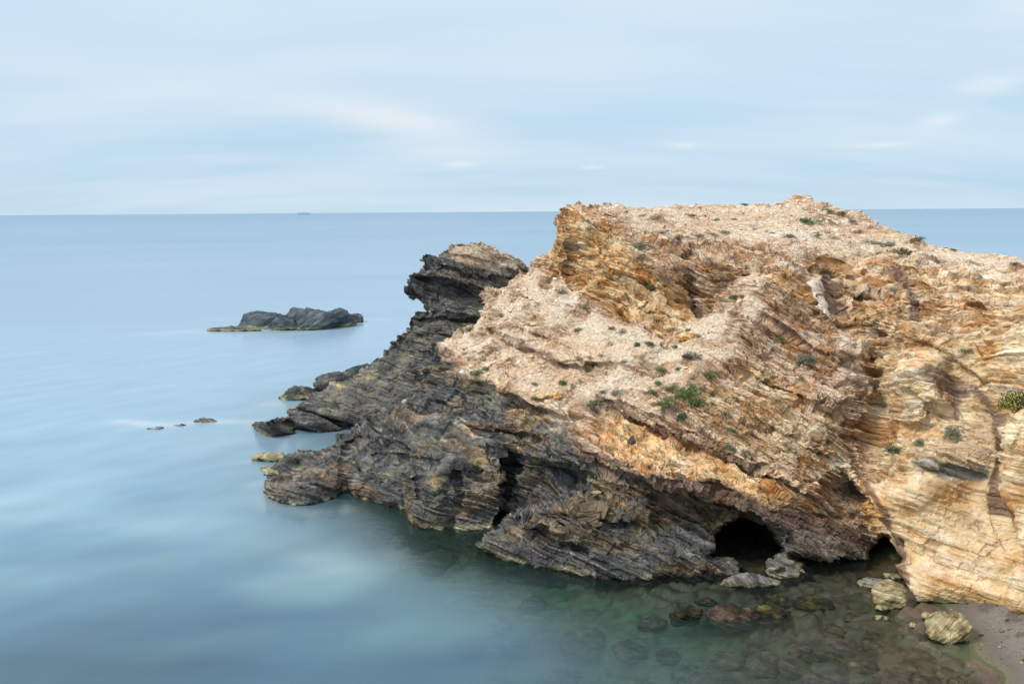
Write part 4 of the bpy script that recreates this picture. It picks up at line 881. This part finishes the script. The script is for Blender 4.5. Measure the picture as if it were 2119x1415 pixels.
def twigs(seed, n=26, tall=1.0):
    r_ = np.random.RandomState(seed); Vv = []; Ff = []
    for i in range(n):
        a = r_.uniform(0, 6.283); rr = r_.uniform(.1, .42); tip = np.array([math.cos(a)*rr, math.sin(a)*rr, r_.uniform(.15, .42)*tall]); b0 = np.array([math.cos(a), math.sin(a), 0])*.05*r_.rand()
        s_ = np.array([-math.sin(a), math.cos(a), 0])*.008; k_ = len(Vv); Vv += [b0-s_, b0+s_, tip+s_*.4, tip-s_*.4]; Ff.append([k_, k_+1, k_+2, k_+3])
        k_ = len(Vv); u_ = np.array([0, 0, .008]); Vv += [b0-u_, b0+u_, tip+u_*.4, tip-u_*.4]; Ff.append([k_, k_+1, k_+2, k_+3])
    return mesh_from('twigs', Vv, Ff, LM, False, np.tile([.10, .075, .05], (len(Vv), 1)))
VAR = {(kd, v_): (foliage(kd, 500+v_*7+len(kd), 260 if kd == 'dry' else 420, leaf=.075 if kd == 'dry' else .055), twigs(700+v_)) for kd in PC for v_ in range(3)}
PL = [(1362,443,40,'dry','t'),(1326,443,12,'grey green','t'),(1429,441,16,'olive','t'),(1481,450,12,'green','t'),(1519,450,12,'green','t'),(1544,419,18,'olive','t'),(1614,418,18,'dry','t'),(1670,449,34,'green','t'),(1717,430,20,'grey green','t'),
 (1693,483,20,'grey green','t'),(1807,494,36,'dry','t'),(1840,498,30,'grey green','t'),(1862,514,50,'olive','t'),(1446,481,30,'dry','t'),(1475,481,26,'dry','t'),(1500,475,20,'grey green','t'),(1900,492,34,'olive','t'),(1560,470,12,'grey green','t'),(1600,478,12,'olive','t'),(1746,440,18,'green','t'),(1765,455,16,'grey green','t'),(1975,512,14,'dark green','t'),(2097,545,16,'olive','t'),
 (1328,506,24,'grey green','o'),(1402,491,10,'dark green','o'),(1630,487,14,'dark green','o'),(1349,594,16,'dark green','o'),(1374,575,12,'grey green','o'),(1525,612,16,'dark green','o'),(1469,638,10,'green','o'),(1160,600,22,'dry','o'),(1216,472,16,'dry','o'),
 (1212,638,10,'dark green','l'),(1193,680,12,'green','l'),(1263,677,10,'olive','l'),(1290,683,20,'dry','l'),(1317,711,14,'dark green','l'),(1340,709,14,'olive','l'),(1221,739,12,'dry','l'),(1244,733,14,'dry','l'),(1290,746,14,'dry','l'),(1225,756,18,'olive','l'),
 (1164,755,12,'green','l'),(1160,788,16,'dark green','l'),(1106,792,10,'green','l'),(1107,823,14,'green','l'),(985,772,18,'green','l'),(1003,760,14,'green','l'),(1013,678,8,'olive','l'),(969,680,14,'olive','l'),(1049,742,12,'dry','l'),(1036,650,16,'dry','l'),
 (1227,833,22,'dark green','m'),(1225,849,24,'dry','m'),(1244,809,12,'grey green','m'),(1273,811,20,'grey green','m'),(1366,767,15,'green','m'),(1401,760,9,'green','m'),(1439,735,20,'grey green','m'),(1397,716,10,'green','m'),(1425,681,8,'green','m'),
 (1362,790,14,'green','m'),(1343,811,18,'green','m'),(1389,806,14,'green','m'),(1416,815,38,'green','m'),(1443,834,24,'green','m'),(1465,777,20,'green','m'),(1380,838,24,'green','m'),(1410,864,20,'dark green','m'),(1473,813,12,'green','m'),(1473,833,10,'green','m'),(1431,781,8,'green','m'),(1441,693,14,'dry','m'),(1400,840,30,'dry','m'),(1432,800,22,'dry','m'),(1455,805,16,'dry','m'),
 (1618,700,11,'green','s'),(1654,750,16,'dark green','s'),(1679,744,14,'dark green','s'),(1670,738,22,'grey green','s'),(1582,788,12,'dark green','s'),(1654,783,12,'grey green','s'),(1507,857,16,'grey green','s'),(1510,887,12,'green','s'),(1509,922,20,'grey green','s'),(1539,939,18,'grey green','s'),(1611,950,10,'dark green','s'),(1693,937,12,'dark green','s'),(1624,917,14,'dry','s'),(1276,964,10,'green','s'),
 (1811,670,18,'dark green','r'),(1997,729,15,'dark green','r'),(1848,930,26,'dark green','r'),(1904,913,24,'grey green','r'),(1967,893,34,'grey green','r'),(1850,600,14,'grey green','r'),(1730,735,12,'dry','r'),(2080,590,14,'dry','r')]
AR = {'t': 'on the flat top', 'o': 'on the ochre upper face', 'l': 'on the left scree', 'm': 'in the middle scree patch', 's': 'on the banded cave face', 'r': 'on the pale yellow cliff'}
KN = {'green': 'bright green leafy', 'dark green': 'dark green', 'grey green': 'grey green', 'dry': 'dry twiggy', 'olive': 'olive brown'}
cnt = {}
for (px, py, w_, kd, ar) in sorted(PL): cnt.setdefault((kd, ar), []).append((px, py, w_))
for (kd, ar), L in cnt.items():
    for j_, (px, py, w_) in enumerate(L):
        p, n_ = on_head(px, py+w_*.25); W = w_/FPX*p[1]*(1.6 if ar != 't' else 1.4)
        fo, tw = VAR[(kd, (px+py) % 3)]
        root = bpy.data.objects.new('cushion_plant' if w_ < 24 else 'shrub', None); link(root); root.location = Vector(p)-Vector(n_)*.02; root.scale = (W, W, W*(1.3 if (px, py) in ((1380,838), (1507,857), (1539,939)) else (.95 if ar != 't' else .45))); root.rotation_euler = (n_[1]*-.3, n_[0]*.3, px*.7)
        link(bpy.data.objects.new('foliage', fo), root); link(bpy.data.objects.new('stems', tw), root)
        if len(L) > 1: lab = '%s plant %s, %s such from the left' % (KN[kd], AR[ar], ORD[j_])
        else: lab = '%s plant, the only one of its colour %s' % (KN[kd], AR[ar])
        tag(root, lab, 'plant' if w_ < 24 else 'shrub', 'plants '+AR[ar])
# grass tuft on top of the dark point
pp = unproj(955, 510, 79.3)
root = tag(link(bpy.data.objects.new('cushion_plant', None)), 'olive plant growing on the summit of the dark point', 'plant'); root.location = pp; root.scale = (1.0, 1.0, .5)
link(bpy.data.objects.new('foliage', VAR[('olive', 0)][0]), root); link(bpy.data.objects.new('stems', VAR[('olive', 0)][1]), root)
# flowering bush at the right edge
p, n_ = on_head(2104, 845); root = tag(link(bpy.data.objects.new('flowering_bush', None)), 'green bush covered with yellow flowers at the right edge of the cliff', 'bush'); root.location = p; root.scale = (1.35, 1.0, 1.75)
link(bpy.data.objects.new('foliage', foliage('dark green', 900, 1400, leaf=.035)), root); link(bpy.data.objects.new('stems', twigs(901, 50)), root)
r_ = np.random.RandomState(902); n = 420; a_ = r_.uniform(0, 6.283, n); el = np.arccos(r_.uniform(.05, .95, n)); R2 = .50
P = np.stack([R2*np.cos(a_)*np.sin(el), R2*np.sin(a_)*np.sin(el), R2*np.cos(el)*.9], 1)+r_.normal(0, .03, (n, 3)); P = P[P[:, 2] < .36]; n = len(P)
d = P/np.linalg.norm(P, axis=1)[:, None]; s1 = np.cross(d, r_.normal(size=(n, 3))); s1 /= np.linalg.norm(s1, axis=1)[:, None]; s2 = np.cross(d, s1); l = .018
Vv = np.stack([P-s1*l, P-s2*l, P+s1*l, P+s2*l], 1).reshape(-1, 3)
fl = link(bpy.data.objects.new('flowers', mesh_from('flowers', Vv, np.arange(n*4).reshape(-1, 4), LM, False, np.tile([.62, .50, .03], (n*4, 1)))), root); fl['kind'] = 'stuff'

# ------------------------------------------------------------------ ship far out
SY = 8200.0; sp = unproj(629, 446, SY); u_ = SY/FPX
pm = bpy.data.materials.new('hazed_ship_paint'); pm.use_nodes = True; pm.node_tree.nodes['Principled BSDF'].inputs['Base Color'].default_value = (.36, .52, .64, 1); pm.node_tree.nodes['Principled BSDF'].inputs['Roughness'].default_value = .6  # distance haze is mixed into this pale blue paint colour
ship = tag(link(bpy.data.objects.new('cargo_ship', None)), 'tiny grey cargo ship on the horizon', 'ship'); ship.location = (sp[0], SY, 0)
def prism(name, prof, y0, y1, parent):
    n = len(prof); bm = bmesh.new(); A = [bm.verts.new((x_, y0, z__)) for x_, z__ in prof]; B = [bm.verts.new((x_, y1, z__)) for x_, z__ in prof]
    bm.faces.new(A[::-1]); bm.faces.new(B)
    for i in range(n): bm.faces.new((A[i], A[(i+1) % n], B[(i+1) % n], B[i]))
    bmesh.ops.recalc_face_normals(bm, faces=bm.faces); me = bpy.data.meshes.new(name); bm.to_mesh(me); bm.free(); me.materials.append(pm); return link(bpy.data.objects.new(name, me), parent)
Ls = 14*u_
prism('hull', [(-Ls*.86, -2), (Ls*.86, -2), (Ls*1.0, 15.5), (Ls*.9, 14.5), (-Ls*.9, 14), (-Ls*.97, 15)], -9, 9, ship)
for i in range(5): prism('hatch', [(-Ls*.45+i*Ls*.25, 14.2), (-Ls*.45+i*Ls*.25+Ls*.2, 14.2), (-Ls*.45+i*Ls*.25+Ls*.2, 18.5), (-Ls*.45+i*Ls*.25, 18.5)], -7, 7, ship)
prism('bridge', [(-Ls*.86, 14.2), (-Ls*.62, 14.2), (-Ls*.62, 20), (-Ls*.82, 20)], -8, 8, ship)
